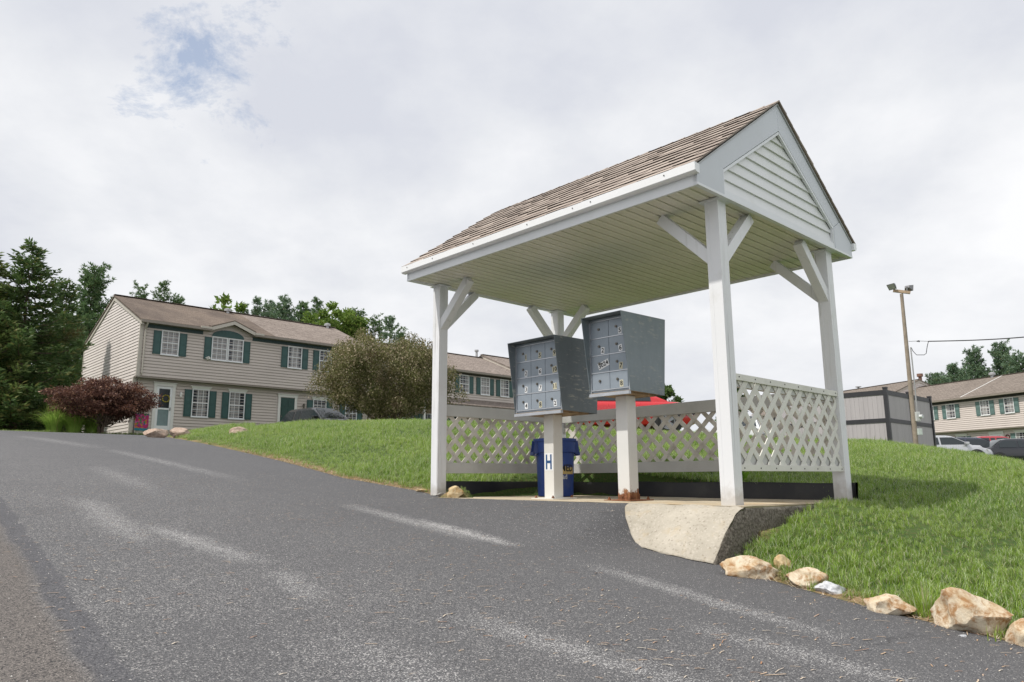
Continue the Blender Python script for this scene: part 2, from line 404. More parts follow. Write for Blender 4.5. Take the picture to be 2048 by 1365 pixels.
# ------------------------------------------------------------------ concrete pad and its broken apron
# shelter frame: x = away from the road (b), y = along the road uphill (a)
def pad():
    t = thing('concrete_pad', 'pale concrete pad under the mailbox shelter with a sloping apron down to the asphalt', 'pad', (FRX, FRY, 0), TH)
    nx, ny = 40, 70
    xs = np.linspace(-.2, 2.09, nx); ys = np.linspace(-.2, 3.45, ny)
    X, Y = np.meshgrid(xs, ys, indexing='ij'); Z = slab_z(Y, X)
    Z = Z+.004*np.array([noise.noise((x*3, y*3, 2)) for x, y in zip(X.ravel(), Y.ravel())]).reshape(X.shape)
    wob = np.array([noise.noise((y*6, 1, 3)) for y in ys])*.018
    X[0, :] += wob
    v = np.stack([X, Y, Z], -1).reshape(-1, 3)
    i, j = np.meshgrid(np.arange(nx-1), np.arange(ny-1), indexing='ij'); a = (i*ny+j).ravel()
    f = np.stack([a, a+ny, a+ny+1, a+1], -1)
    # rim down
    rim = [k for k in range(nx)]
    loop = [i*ny for i in range(nx)]+[(nx-1)*ny+j for j in range(1, ny)]+[i*ny+ny-1 for i in range(nx-2, -1, -1)]+[j for j in range(ny-2, 0, -1)]
    base = len(v); low = v[loop].copy(); low[:, 2] -= .16
    v = np.vstack([v, low]); L = len(loop)
    f2 = np.array([(loop[k], base+k, base+(k+1) % L, loop[(k+1) % L]) for k in range(L)])
    np_mesh('slab', v, np.vstack([f, f2[:, ::-1]]), CONCT, t)
    # apron: loft from the slab edge to the asphalt
    ny, nx = 60, 24
    vs = []
    for iy in range(ny+1):
        a = -.20+(.98)*iy/ny
        reach = np.interp(a, [-.2, 0, .2, .4, .55, .66, .74, .78], [-.62, -.63, -.61, -.57, -.50, -.42, -.32, -.22])+.012*noise.noise((a*9, 0, 0))
        zt = float(slab_z(a, -.18))+.004
        ze = float(road_h(T0+a, B0+reach))+.003
        for ix in range(nx+1):
            k = ix/nx; x = -.18+(reach+.18)*k
            z = zt+(ze-zt)*(k**1.6)-.012*math.exp(-((a+.2)/.03)**2)*(1-k)+.006*noise.noise((x*7, a*7, 5))+.003*noise.noise((x*25, a*25, 5))
            y = a+(.012*noise.noise((x*12, 3, 1)) if iy == 0 else 0)
            vs.append((x, y, z))
    V_ = np.array(vs); n1 = nx+1
    i, j = np.meshgrid(np.arange(ny), np.arange(nx), indexing='ij'); a = (i*n1+j).ravel()
    f = np.stack([a, a+1, a+n1+1, a+n1], -1)
    loop = [j for j in range(n1)]+[i*n1+nx for i in range(1, ny+1)]
    low = V_[loop].copy(); low[:, 2] = np.minimum(low[:, 2]-.02, -.42); low[:n1, 2] = -.46; base = len(V_)
    # rugged broken end: several rows with noise on the y=-.2 face
    V_ = np.vstack([V_, low]); L = len(loop)
    f2 = np.array([(loop[k], base+k, base+k+1, loop[k+1]) for k in range(L-1)])
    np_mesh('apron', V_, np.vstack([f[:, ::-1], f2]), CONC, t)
    # crumbling aggregate face on the grass side
    rows, cols = 14, 90; vv = []
    for r_ in range(rows+1):
        for c_ in range(cols+1):
            x = -.62+(2.1+.62)*c_/cols
            zt = (float(slab_z(-.2, x)) if x > -.18 else float(slab_z(-.2, -.18))+(float(road_h(T0-.2, B0-.62))+.01-float(slab_z(-.2, -.18)))*(((-.18-x)/.44)**1.6))-.010
            k = r_/rows; z = zt+.003-k*.365
            n_ = noise.noise((x*14, z*14, 0))*.028+noise.noise((x*40, z*40, 9))*.012
            vv.append((x, -.199-.012*math.sin(min(k*3, 1)*1.57)-abs(n_)*(0 if r_ == 0 else .7)-k*.01, z))
    i, j = np.meshgrid(np.arange(rows), np.arange(cols), indexing='ij'); a = (i*(cols+1)+j).ravel()
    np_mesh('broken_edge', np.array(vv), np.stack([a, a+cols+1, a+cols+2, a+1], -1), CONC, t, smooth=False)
pad()

# ------------------------------------------------------------------ the shelter
def lattice(w, h, sw=.048, pitch=.185, th=.007):
    """two crossing layers of slats clipped to a w x h panel; returns MB in (x along, y depth, z up)"""
    mb = MB()
    def clip(poly, xmin, xmax, zmin, zmax):
        for ax, lim, sg in ((0, xmin, 1), (0, xmax, -1), (1, zmin, 1), (1, zmax, -1)):
            out = []
            for q in range(len(poly)):
                p, n = poly[q], poly[(q+1) % len(poly)]
                ip = (p[ax]-lim)*sg >= 0; i2 = (n[ax]-lim)*sg >= 0
                if ip: out.append(p)
                if ip != i2:
                    k = (lim-p[ax])/(n[ax]-p[ax]); out.append((p[0]+(n[0]-p[0])*k, p[1]+(n[1]-p[1])*k))
            poly = out
            if len(poly) < 3: return None
        return poly
    hw = sw*math.sqrt(2)/2
    for sgn, y in ((1, 0), (-1, th+.0005)):
        k = -h if sgn > 0 else 0
        k0 = k-pitch
        while k0 < (w if sgn > 0 else w+h)+pitch:
            if sgn > 0: poly = [(k0-hw, 0), (k0+hw, 0), (k0+hw+h, h), (k0-hw+h, h)]
            else: poly = [(k0-hw, 0), (k0+hw, 0), (k0+hw-h, h), (k0-hw-h, h)]
            poly = clip(poly, 0, w, 0, h)
            if poly: mb.prism(poly, 'y', y, y+th)
            k0 += pitch
    return mb

RW, RL = 1.9187, 3.5006
def shelter():
    t = thing('mailbox_shelter', 'white open-sided shelter with a brown shingled gable roof over the mailboxes', 'shelter', (FRX, FRY, 0), TH)
    hw = .0585
    posts = {}
    for key, (x, y, zb) in dict(fr=(0, 0, -.018), fl=(0, RL, -.25), br=(RW, 0, -.12), bl=(RW, RL, -.15)).items():
        m = MB(); m.box(x-hw, x+hw, y-hw, y+hw, zb, 2.332)
        # wrap seams and a nail or two
        m.box(x-hw*.45, x-hw*.45+.003, y-hw-.0015, y-hw+.001, zb+.05, 2.3)
        m.box(x-hw-.0015, x-hw+.001, y+hw*.4, y+hw*.4+.003, zb+.05, 2.3)
        p = m.build('post', WHITE, t, bevel=.004); posts[key] = p
        c = MB(); c.box(x-hw-.03, x+hw+.03, y-hw-.03, y+hw+.03, 2.314, 2.326); c.build('post_collar', TRIMW, p)
    def brace(key, x, y, dx, dy):
        m = MB(); s = .50
        p0 = Vector((x+dx*(hw-.03), y+dy*(hw-.03), 1.85)); p1 = Vector((x+dx*(hw+.44), y+dy*(hw+.44), 2.31))
        side = Vector((dy, dx, 0))
        m.bar(p0, p1, .088, .088, up=(0, 0, 1)); m.build('brace', WHITE, posts[key], bevel=.003)
    brace('fr', 0, 0, 0, 1); brace('fr', 0, 0, 1, 0); brace('fl', 0, RL, 0, -1); brace('fl', 0, RL, 1, 0)
    brace('br', RW, 0, -1, 0); brace('br', RW, 0, 0, 1); brace('bl', RW, RL, -1, 0); brace('bl', RW, RL, 0, -1)
    X0, X1, XC = -.44, 2.31, .935; YR, YL = -.123, 3.53
    ZE, ZR = 2.470, 3.455; sl = (ZR-ZE)/(XC-X0)
    # soffit: ribbed panels running front to back
    m = MB(); y = YR+.02; per = .1016
    prof = []
    while y < YL-.02:
        prof += [(y, 2.332), (y+.076, 2.332), (y+.078, 2.352), (y+.094, 2.352), (y+.098, 2.332)]
        y += per
    prof.append((YL-.02, 2.332))
    vs = [(x, yy, z) for x in (X0+.02, X1-.02) for yy, z in prof]; n = len(prof)
    m.add(vs, [(i, i+1, n+i+1, n+i) for i in range(n-1)]); m.add([(X0+.02, YR+.02, 2.38), (X1-.02, YR+.02, 2.38), (X1-.02, YL-.02, 2.38), (X0+.02, YL-.02, 2.38)], [(0, 1, 2, 3)])
    m.build('soffit', SOFF, t)
    # fascias front/back with a joint, and gutters
    for nm, xa, xb in (('fascia', X0, X0+.02), ('fascia', X1-.02, X1)):
        m = MB(); m.box(xa, xb, YR+.003, 3.05, 2.312, ZE-.02); m.box(xa+(.0015 if xa < 0 else -.0015), xb, 3.052, YL-.003, 2.312, ZE-.02)
        f = m.build(nm, TRIMW, t)
    for sgn, x in ((-1, X0), (1, X1)):
        q = lambda a: x+sgn*a
        m = MB(); prof = [(.001, 2.462), (.001, 2.392), (.040, 2.392), (.052, 2.398), (.060, 2.405), (.064, 2.466), (.058, 2.466), (.054, 2.412), (.04, 2.400), (.010, 2.400), (.010, 2.462)]
        m.prism([(q(a), z) for a, z in prof], 'y', YR-.025, YL+.03)
        m.prism([(q(.001), 2.462), (q(.001), 2.392), (q(.040), 2.392), (q(.060), 2.405), (q(.064), 2.466)], 'y', YR-.028, YR-.024)
        m.prism([(q(.001), 2.462), (q(.001), 2.392), (q(.040), 2.392), (q(.060), 2.405), (q(.064), 2.466)], 'y', YL+.03, YL+.033)
        g_ = m.build('gutter', WHITE_GUT, t)
        if sgn < 0:
            for yy in (.12, .85, 1.05, 1.6, 2.35, 3.0, 3.45):
                m = MB(); m.tube([(q(.060), yy, 2.44), (q(.067), yy, 2.44)], .005, 8); m.build('screw_head', DARKM, g_)
    # gable walls, trim
    for yy, s in ((YR, -1), (YL, 1)):
        F = lambda d: yy-s*d          # d inwards
        # siding courses
        m = MB(); zlo, zhi = 2.385, 3.19; xl, xr = -.06, 1.93; n = 8; ch = (zhi-zlo)/n
        def xlim(z):
            return (xl+max(0, (z-2.545))/.658, xr-max(0, (z-2.545))/.658)
        for i in range(n):
            z0 = zlo+i*ch; z1 = z0+ch
            a0, b0 = xlim(z0+.004); a1, b1 = xlim(z1)
            if b1-a1 < .02: a1 = b1 = (a1+b1)/2
            d0, d1 = .022, .038
            m.add([(a0, F(d0), z0), (b0, F(d0), z0), (b1, F(d1), z1), (a1, F(d1), z1)], [(0, 1, 2, 3)])
            m.add([(a0, F(d0), z0), (b0, F(d0), z0), (b0, F(.05), z0+.001), (a0, F(.05), z0+.001)], [(0, 1, 2, 3)])
        m.build('gable_siding', SIDW, t)
        m = MB()
        e = .036
        up = lambda x: ZE-.012+sl*((x-X0) if x <= XC else (X1-x))
        lo = lambda x: 2.545+.658*((x+.06) if x <= XC else (1.93-x))
        m.prism([(-.06, lo(-.06)), (XC-.001, lo(XC)), (XC-.001, up(XC)), (-.20, up(-.20))], 'y', *sorted((F(0), F(e))))
        m.prism([(1.93, lo(1.93)), (XC+.001, lo(XC)), (XC+.001, up(XC)), (2.07, up(2.07))][::-1], 'y', *sorted((F(0), F(e))))
        m.build('rake_board', TRIMG, t, bevel=.002)
        for sg in (0, 1):
            mx = (lambda x: x) if sg == 0 else (lambda x: X0+X1-x)
            m = MB(); m.prism([(mx(a), z) for a, z in ((X0, 2.335), (-.06, 2.335), (-.06, 2.542), (-.203, up(-.20)-.002), (X0, up(X0)))], 'y', *sorted((F(-.003), F(e))))
            m.build('corner_board', TRIMG, t, bevel=.002)
        m = MB(); m.box(X0, X1, *sorted((F(-.006), F(.03))), 2.313, 2.333); m.box(-.059, 1.929, *sorted((F(.004), F(.03))), 2.337, 2.383)
        # channel strips along the rakes
        for a, b_ in (((-.055, 2.53), (XC, 3.182)), ((1.925, 2.53), (XC, 3.182))):
            m.bar((a[0], F(.012), a[1]), (b_[0], F(.012), b_[1]), .022, .022, up=(0, 1, 0))
        m.box(-.062, -.042, *sorted((F(.002), F(.03))), 2.337, 2.55); m.box(1.912, 1.932, *sorted((F(.002), F(.03))), 2.337, 2.55)
        m.build('gable_trim', TRIMW, t)
        # drip edge
        m = MB()
        for sg in (0, 1):
            mx = (lambda x: x) if sg == 0 else (lambda x: X0+X1-x)
            m.prism([(mx(X0), ZE-.010), (mx(XC), ZR-.010), (mx(XC), ZR+.004), (mx(X0), ZE+.004)], 'y', *sorted((F(-.012), F(.02))))
        m.build('drip_edge', DRIP, t)
    # deck + shingles
    m = MB()
    m.prism([(X0-.02, ZE-.0135), (XC, ZR-.0005), (XC, ZR+.010), (X0-.02, ZE-.003)], 'y', YR+.021, YL-.021); m.prism([(X1+.02, ZE-.0135), (XC+.0005, ZR-.0005), (XC+.0005, ZR+.010), (X1+.02, ZE-.003)], 'y', YR+.021, YL-.021)
    m.build('roof_deck', DARKM, t)
    ang = math.atan(sl); Ls = (XC-X0)/math.cos(ang)+.06; rows = 12; ex = Ls/rows
    m = MB()
    rr = random.Random(3)
    for sg in (0, 1):
        for r_ in range(rows):
            y = YR-.028; u0 = r_*ex
            while y < YL+.028:
                wd = rr.uniform(.09, .22); y2 = min(y+wd, YL+.028); thk = rr.choice((.004, .009, .010, .013))
                dz = rr.uniform(-.002, .002); u_b = u0+(rr.uniform(0, .005) if rr.random() < .7 else rr.uniform(.012, .022))
                def P(u, h, yy):
                    x = X0-.05+u*math.cos(ang)-h*math.sin(ang); z = ZE-.027+u*math.sin(ang)+h*math.cos(ang)
                    return ((x if sg == 0 else X0+X1-x), yy, z)
                h0 = .022+thk*.7; h1 = .015; ue = min(u0+ex*1.5, Ls)
                ya, yb = y+.0012, y2-.0012
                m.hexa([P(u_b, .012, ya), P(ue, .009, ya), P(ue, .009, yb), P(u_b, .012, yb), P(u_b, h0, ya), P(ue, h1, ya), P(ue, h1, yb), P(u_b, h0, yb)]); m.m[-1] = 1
                y = y2
    # ridge caps
    y = YR-.028
    while y < YL:
        y2 = min(y+.16, YL+.028); 
        for sg in (-1, 1):
            m.hexa([(XC, y, ZR+.018), (XC+sg*.13, y, ZR+.018-.13*sl), (XC+sg*.13, y2, ZR+.012-.13*sl), (XC, y2, ZR+.012), (XC, y, ZR+.032), (XC+sg*.13, y, ZR+.032-.13*sl), (XC+sg*.13, y2, ZR+.024-.13*sl), (XC, y2, ZR+.024)])
        y = y2-.02 if y2 < YL else YL+1
    m.build('roof_shingles', [SHING, simple('shingle_butt_edge', (.05, .042, .038), .9)], t)  # butt faces dark: asphalt edge, also painting the shadow line under each course
    # lattice sides: left, back, right
    def side(name_mat, x, y, rot, w, zr0, zr1, zb0, zb1, out, trim=False, zl0=.13, zl1=.93):
        e = bpy.data.objects.new('lattice_side', None); COL.objects.link(e); e.parent = t; e.location = (x, y, 0); e.rotation_euler.z = rot
        m = MB(); m.box(0, w, -.02, .018, zr0, zr1); m.build('rail', RAILM, e, bevel=.003)
        m = MB(); m.box(0, w, -.02, .018, zb0, zb1); m.build('rail', RAILM, e, bevel=.003)
        l = lattice(w-.006, zl1-zl0); 
        yo = .0205 if out > 0 else -.0365
        l.v = [(a+.003, b+yo, c+zl0) for a, b, c in l.v]; l.build('lattice_panel', name_mat, e)
        if trim:
            m = MB(); ya = -.0375-.010
            m.box(-.02, w+.06, ya-.002, -.038, zl1-.005, zl1+.045); m.box(-.02, w+.06, ya-.002, -.038, zl0-.04, zl0+.008); m.box(w+.005, w+.055, ya-.004, -.038, zl0-.045, zl1+.05)
            m.build('panel_frame', LATT2, e, bevel=.002)
            for k in range(8):
                for zz in (zl1+.022, zl0-.018):
                    m = MB(); m.tube([(.06+k*(w-.1)/7, ya-.005, zz), (.06+k*(w-.1)/7, ya, zz)], .006, 6); m.build('screw_head', DARKM, e)
        return e
    side(LATT, hw, RL, 0, RW-2*hw, .872, .997, .250, .365, +1, zl0=.255, zl1=.99)                               # uphill end
    side(LATT, RW, hw, math.pi/2, RL-2*hw, .872, .997, .250, .365, -1, zl0=.255, zl1=.99)      # back
    side(LATT2, hw, 0, 0, RW-2*hw, .868, .958, .262, .37, -1, trim=True, zl0=.275, zl1=.92)  # downhill end
    return t

WHITE_GUT = simple('white_gutter_paint', (.84, .85, .86), .32, var=.02, scale=2, dirt=(.6, .6, .56), dirt_amt=.15)
TRIMG = simple('shaded_white_trim', (.60, .63, .67), .4, var=.03, scale=1.5, dirt=(.5, .52, .52), dirt_amt=.3)  # white gable boards, the grey-blue of their shade put into the colour
SIDW = simple('white_vinyl_siding', (.76, .77, .77), .42, var=.03, scale=2, dirt=(.52, .55, .44), dirt_amt=.3)
DARKM = simple('dark_metal', (.05, .045, .04), .5, metal=.3)
DRIP = simple('drip_edge_metal', (.40, .41, .41), .4, metal=.2)
RAILM = simple('grey_white_rail', (.52, .52, .50), .6, var=.08, scale=3, dirt=(.33, .33, .29), dirt_amt=.5, bump=.15, bscale=60)
shelter()

# ------------------------------------------------------------------ cluster mailboxes
def m_galv(scr, tone):
    def bd(g, b, o):
        P = g.n('TexCoord').outputs['Object']
        n = g.noise(P, 6, 6, .6); v = g.noise(g.mapping(P, scale=(1, 1, .25)), 30, 4)
        c = g.mix(n, tuple(x*.8 for x in tone), tuple(x*1.25 for x in tone)); c = g.mix(g.math('MULTIPLY', v, .4), c, tuple(x*1.6 for x in tone))
        if scr:
            q = g.noise(g.mapping(P, scale=(.55, 1.0, 2.3), rot=(0.0, .22, 0)), 20, 8, .62, .5)
            reg = g.noise(P, 3.2, 3)
            mk = g.math('MULTIPLY', g.ramp(q, [(.565, 0), (.60, 1)]), g.ramp(reg, [(.46, 0), (.56, 1)]))
            c = g.mix(g.math('MULTIPLY', mk, scr), c, (.42, .42, .36))
        setb(g, b, color=c, rough=.48, metal=.35, spec=.4)
    return bd
HOODS = material('grey_hood_scraped', m_galv(.75, (.15, .175, .19)))
HOODP = material('grey_hood', m_galv(.35, (.185, .22, .235)))
def m_door(g, b, o):
    P = g.n('TexCoord').outputs['Object']; isl = g.n('ObjectInfo').outputs['Random']
    n = g.noise(P, 9, 6, .6)
    c = g.mix(n, (.21, .25, .29), (.31, .355, .40)); c = g.mix(g.math('MULTIPLY', isl, .3), c, (.30, .33, .37))
    c = g.mix(g.ramp(g.noise(P, 60, 6, .7), [(.6, 0), (.8, .5)]), c, (.42, .44, .45))
    setb(g, b, color=c, rough=.42, metal=.2)
DOORM = material('galvanised_door', m_door)
ALU = simple('aluminium_bar', (.52, .54, .57), .38, metal=.7, var=.1, scale=10)
BRASS = simple('worn_lock_metal', (.16, .15, .13), .4, metal=.8)
STICK = simple('cream_sticker', (.55, .52, .38), .6, var=.1, scale=60); STICKW = simple('white_sticker', (.75, .76, .76), .5, var=.05, scale=30)
INK = simple('black_ink', (.015, .015, .015), .6, var=0); INKB = simple('blue_ink', (.015, .07, .19), .6, var=0)
BOXBOT = simple('rusty_tray', (.30, .22, .14), .8, metal=.2, var=.5, scale=12)

def mb_post_mat(g, b, o):
    P = g.n('TexCoord').outputs['Object']; z = g.n('SeparateXYZ', {0: P}).outputs[2]
    n = g.noise(P, 14, 6, .65)
    c = g.mix(g.noise(P, 3, 4), (.62, .62, .60), (.70, .70, .68))
    k = g.math('SUBTRACT', g.math('ADD', g.math('MULTIPLY', n, .24), 0.0), z)      # rust climbs a hand's width from the base
    c = g.mix(g.ramp(k, [(.02, 0), (.05, 1)]), c, g.mix(n, (.10, .04, .02), (.38, .18, .07)))
    setb(g, b, color=c, rough=.5, spec=.4)
POSTRUST = material('white_post_rusting_base', mb_post_mat)
POSTW = simple('cream_post', (.66, .65, .61), .5, var=.04, scale=3, dirt=(.5, .48, .42), dirt_amt=.3)

def mailbox(label, ac, bp, a0, a1, z0, z1, cols, rows_, nums, hood, postm, stickers, tz, bbt, hsign=False, rusty=False):
    """front faces the road (-x)"""
    zb = float(slab_z(ac, bp))
    t = thing('cluster_mailbox', label, 'mailbox', (FRX+ac*UX+bp*VX, FRY+ac*UY+bp*VY, zb), TH, 'cluster mailboxes under the shelter')
    fx = .26-bp                                   # door plane, local x
    top_f, bot_f, bt, bb = .145-bp, .25-bp, .82-bp, .76-bp
    ya, yb = a0-ac, a1-ac; Z0, Z1 = z0-zb, z1-zb
    th = .006
    m = MB()
    side = [(bot_f, Z0-.02), (bb, Z0-.03), (bt, Z1+.01), (top_f, Z1)]
    for y0, y1 in ((ya-.030, ya-.024), (yb+.024, yb+.030)):
        m.prism(side, 'y', y0, y1)
    m.hexa([(top_f, ya-.024, Z1-.006), (bt, ya-.024, Z1+.004), (bt, yb+.024, Z1+.004), (top_f, yb+.024, Z1-.006), (top_f, ya-.024, Z1), (bt, ya-.024, Z1+.010), (bt, yb+.024, Z1+.010), (top_f, yb+.024, Z1)])
    m.hexa([(bb-.006, ya-.024, Z0-.03), (bb, ya-.024, Z0-.03), (bb, yb+.024, Z0-.03), (bb-.006, yb+.024, Z0-.03), (bt-.006, ya-.024, Z1+.003), (bt, ya-.024, Z1+.003), (bt, yb+.024, Z1+.003), (bt-.006, yb+.024, Z1+.003)])
    m.build('hood', hood, t, bevel=.0015)
    m = MB(); m.box(bot_f+.004, bb-.004, ya-.022, yb+.022, Z0-.018, Z0-.012); m.box(bot_f+.05, bb-.06, ya+.03, yb-.03, Z0-.036, Z0-.0185); m.build('tray', BOXBOT, t)
    # inner frame and face bars
    m = MB(); m.box(fx+.004, fx+.05, ya-.0235, yb+.0235, Z0-.0115, Z1-.008); m.build('backing_plate', DOORM, t)
    m = MB()
    dw = (a1-a0)/cols; dh = (z1-.135-z0)/rows_ if False else (Z1-.032-(Z0+.012))/rows_
    for r_ in range(rows_+1): 
        z = Z0+.012+r_*dh; m.box(fx-.007, fx+.0035, ya-.023, yb+.023, z-.0045, z+.0045)
    m.box(fx-.007, fx+.0035, yb+.012, yb+.0232, Z0-.01, Z1-.03); m.box(fx-.007, fx+.0035, ya-.0232, ya-.012, Z0-.01, Z1-.03)
    m.box(fx-.030, fx+.003, ya-.023, yb+.023, Z0-.048, Z0-.0195)
    m.build('face_bars', ALU, t)
    # number plates: the column nearest the uphill end comes first in the photo's left-to-right order
    for c_ in range(cols):
        for r_ in range(rows_):
            y1 = yb-c_*dw; y0 = y1-dw; zt = Z0+.012+(rows_-r_)*dh; zl = zt-dh
            m = MB(); m.box(fx-.0035, fx+.003, y0+.0022, y1-.0022, zl+.006, zt-.006)
            d = m.build('mailbox_door', DOORM, t, bevel=.001)
            lm = MB(); ly = y0+dw*.56; lz = zl+dh*.52
            lm.tube([(fx-.0036, ly, lz), (fx-.012, ly, lz)], .0125, 14); lm.tube([(fx-.012, ly, lz), (fx-.015, ly, lz)], .007, 12)
            lm.build('lock', BRASS, d, smooth=True)
            s, tilt, back, tz_ = nums[c_][r_]
            if s:
                v, f = text_geo(s, .060)
                wtx = max(p[0] for p in v)-min(p[0] for p in v)
                pw = wtx/2+.006; ph = .031
                sy = y0+dw*(.36 if len(s) < 3 else .34); sz = zl+dh*.26
                if s == '3024': sz = zl+dh*.45
                mm = MB(); ct, st_ = math.cos(tilt), math.sin(tilt)
                def tr(px_, py_, dep): return (fx-.0045-dep, sy-(px_*ct-py_*st_), sz+(px_*st_+py_*ct))
                mm.hexa([tr(-pw, -ph, -.0008), tr(pw, -ph, -.0008), tr(pw, ph, -.0008), tr(-pw, ph, -.0008), tr(-pw, -ph, 0), tr(pw, -ph, 0), tr(pw, ph, 0), tr(-pw, ph, 0)], 0)
                mm.add([tr(x, y, .0006+z) for x, y, z in v], f, 1)
                mm.build('number_sticker', [back, INK], d)
    m = MB(); hw = .066; m.box(-hw, hw, -hw, hw, 0, Z0-.0365)
    p = m.build('post', postm, t, bevel=.005)
    m = MB(); m.box(-.17, .17, -.15, .15, .001, .010)
    pl = m.build('base_plate', RUST if rusty else POSTW, t)
    for sx in (-1, 1):
        for sy in (-1, 1):
            m = MB(); m.tube([(sx*.135, sy*.115, .008), (sx*.135, sy*.115, .034)], .008, 8); m.tube([(sx*.135, sy*.115, .010), (sx*.135, sy*.115, .021)], .016, 6); m.build('anchor_bolt', RUST, pl)
    if hsign:
        v, f = text_geo('H', .135)
        mm = MB(); zc = .36
        mm.box(-hw-.0016, -hw-.0004, -.058, .058, zc-.085, zc+.085, 0)
        mm.box(-hw-.0026, -hw-.0017, .020, .040, zc-.073, zc+.073, 1); mm.box(-hw-.0026, -hw-.0017, -.040, -.020, zc-.073, zc+.073, 1); mm.box(-hw-.0026, -hw-.0017, -.0195, .0195, zc-.013, zc+.013, 1)
        mm.build('letter_sign', [STICKW, INKB], t)
    if rusty:
        m = MB(); rr = random.Random(5)
        for k in range(26):
            s_ = rr.choice((-1, 1)); y = rr.uniform(-hw, hw); w_ = rr.uniform(.008, .03); h_ = rr.uniform(.02, .10)
            if rr.random() < .5: m.box(s_*hw-.004, s_*hw+.004, y-w_/2, y+w_/2, .010, .010+h_)
            else: m.box(y-w_/2, y+w_/2, s_*hw-.004, s_*hw+.004, .010, .010+h_)
        m.build('rust_scale', RUST, t)
    return t
S, Wt = STICK, STICKW
tl = lambda s, b=None, t_=0.0: (s, t_, b or STICK, 0)
nums1 = [[tl('1', S, .05), tl('2', Wt, -.08), tl('3', Wt, -.1), tl('4', Wt, .05)], [tl('5', S, -.08), tl('6', Wt, -.05), tl('7', Wt, -.12), tl('8', S, .04)], [tl('9', S, 0), tl('10', S, .15), tl('11', S, .06), tl('2', Wt, .12)]]
nums2 = [[tl(''), tl('2', Wt, -.06), tl('3024', Wt, .33), tl('')], [tl('5', Wt, .03), tl('6', Wt, .12), tl('7', S, -.08), tl('8', S, .02)]]
mailbox('scraped dark grey twelve-door cluster mailbox on a cream post marked H', 2.23, .46, 1.93, 2.53, .855, 1.56, 3, 4, nums1, HOODS, POSTW, None, 0, 0, hsign=True)
mailbox('taller eight-door grey cluster mailbox on a post with a rusted base', 1.32, .48, 1.11, 1.52, .97, 1.66, 2, 4, nums2, HOODP, POSTRUST, None, 0, 0, rusty=True)

# ------------------------------------------------------------------ wheelless blue bin behind the mailboxes
BLUE = simple('blue_plastic', (.022, .062, .27), .5, var=.15, scale=5, dirt=(.12, .13, .17), dirt_amt=.35)
def trash_can():
    a, b_ = 2.98, 1.28
    zb = float(slab_z(a, b_))+.002
    t = thing('trash_can', 'round blue plastic trash can with handles behind the mailbox post', 'trash can', (FRX+a*UX+b_*VX, FRY+a*UY+b_*VY, zb), TH); t.scale = (.80, .80, .93)
    m = MB(); m.lathe([(.001, .02), (.235, .02), (.24, 0), (.25, .01), (.262, .30), (.272, .52), (.290, .53), (.296, .66), (.312, .665), (.312, .695), (.285, .695), (.28, .66), (.245, .05), (.001, .05)], 40)
    m.build('body', BLUE, t, smooth=True)
    for ang in (math.pi*.83+math.pi*.0, -math.pi*.17):
        ca, sa = math.cos(ang), math.sin(ang); tx, ty = -sa, ca
        P = lambda r, s, z: (ca*r+tx*s, sa*r+ty*s, z)
        m = MB()
        for s in (-.085, .075):
            m.hexa([P(.27, s, .52), P(.345, s, .50), P(.345, s+.01, .50), P(.27, s+.01, .52), P(.28, s, .675), P(.318, s, .675), P(.318, s+.01, .675), P(.28, s+.01, .675)])
        m.hexa([P(.325, -.085, .495), P(.350, -.085, .495), P(.350, .085, .495), P(.325, .085, .495), P(.322, -.085, .535), P(.347, -.085, .535), P(.347, .085, .535), P(.322, .085, .535)])
        m.hexa([P(.27, -.085, .49), P(.33, -.085, .49), P(.33, .085, .49), P(.27, .085, .49), P(.27, -.085, .50), P(.33, -.085, .50), P(.33, .085, .50), P(.27, .085, .50)])
        m.build('handle', BLUE, t)
    # sticker and rubbed writing on the side turned to the road, bent round the body
    def wrap(v, cx, cz, r): return [((r+.002+z)*math.cos(cx+x/r), (r+.002+z)*math.sin(cx+x/r), cz+y) for x, y, z in v]
    angc = math.pi+.78
    def place(body, size, ang, z, mats, plate, name, lab=None):
        v, f = text_geo(body, size, .001)
        # facing outwards, reading left to right seen from outside
        mm = MB(); r = .262
        if plate:
            n = 10; w, h = plate
            vs = []; 
            for k in range(n+1):
                x = -w/2+w*k/n
                for y in (-h/2, h/2): vs.append((x, y, 0))
            mm.add(wrap(vs, ang, z, r), [(2*k, 2*k+2, 2*k+3, 2*k+1) for k in range(n)], 0)
        mm.add(wrap([(x, y, q+.0018) for x, y, q in v], ang, z, r), f, 1)
        mm.build(name, mats, t)
    place('MED', .115, angc+.66, .335, [simple('gold_sticker', (.60, .44, .16), .4, var=.2, scale=30), INK], (.27, .14), 'sticker')
    place('ad', .085, angc+.50, .235, [STICKW, simple('white_paint', (.6, .62, .66), .6)], None, 'painted_letters')
trash_can()

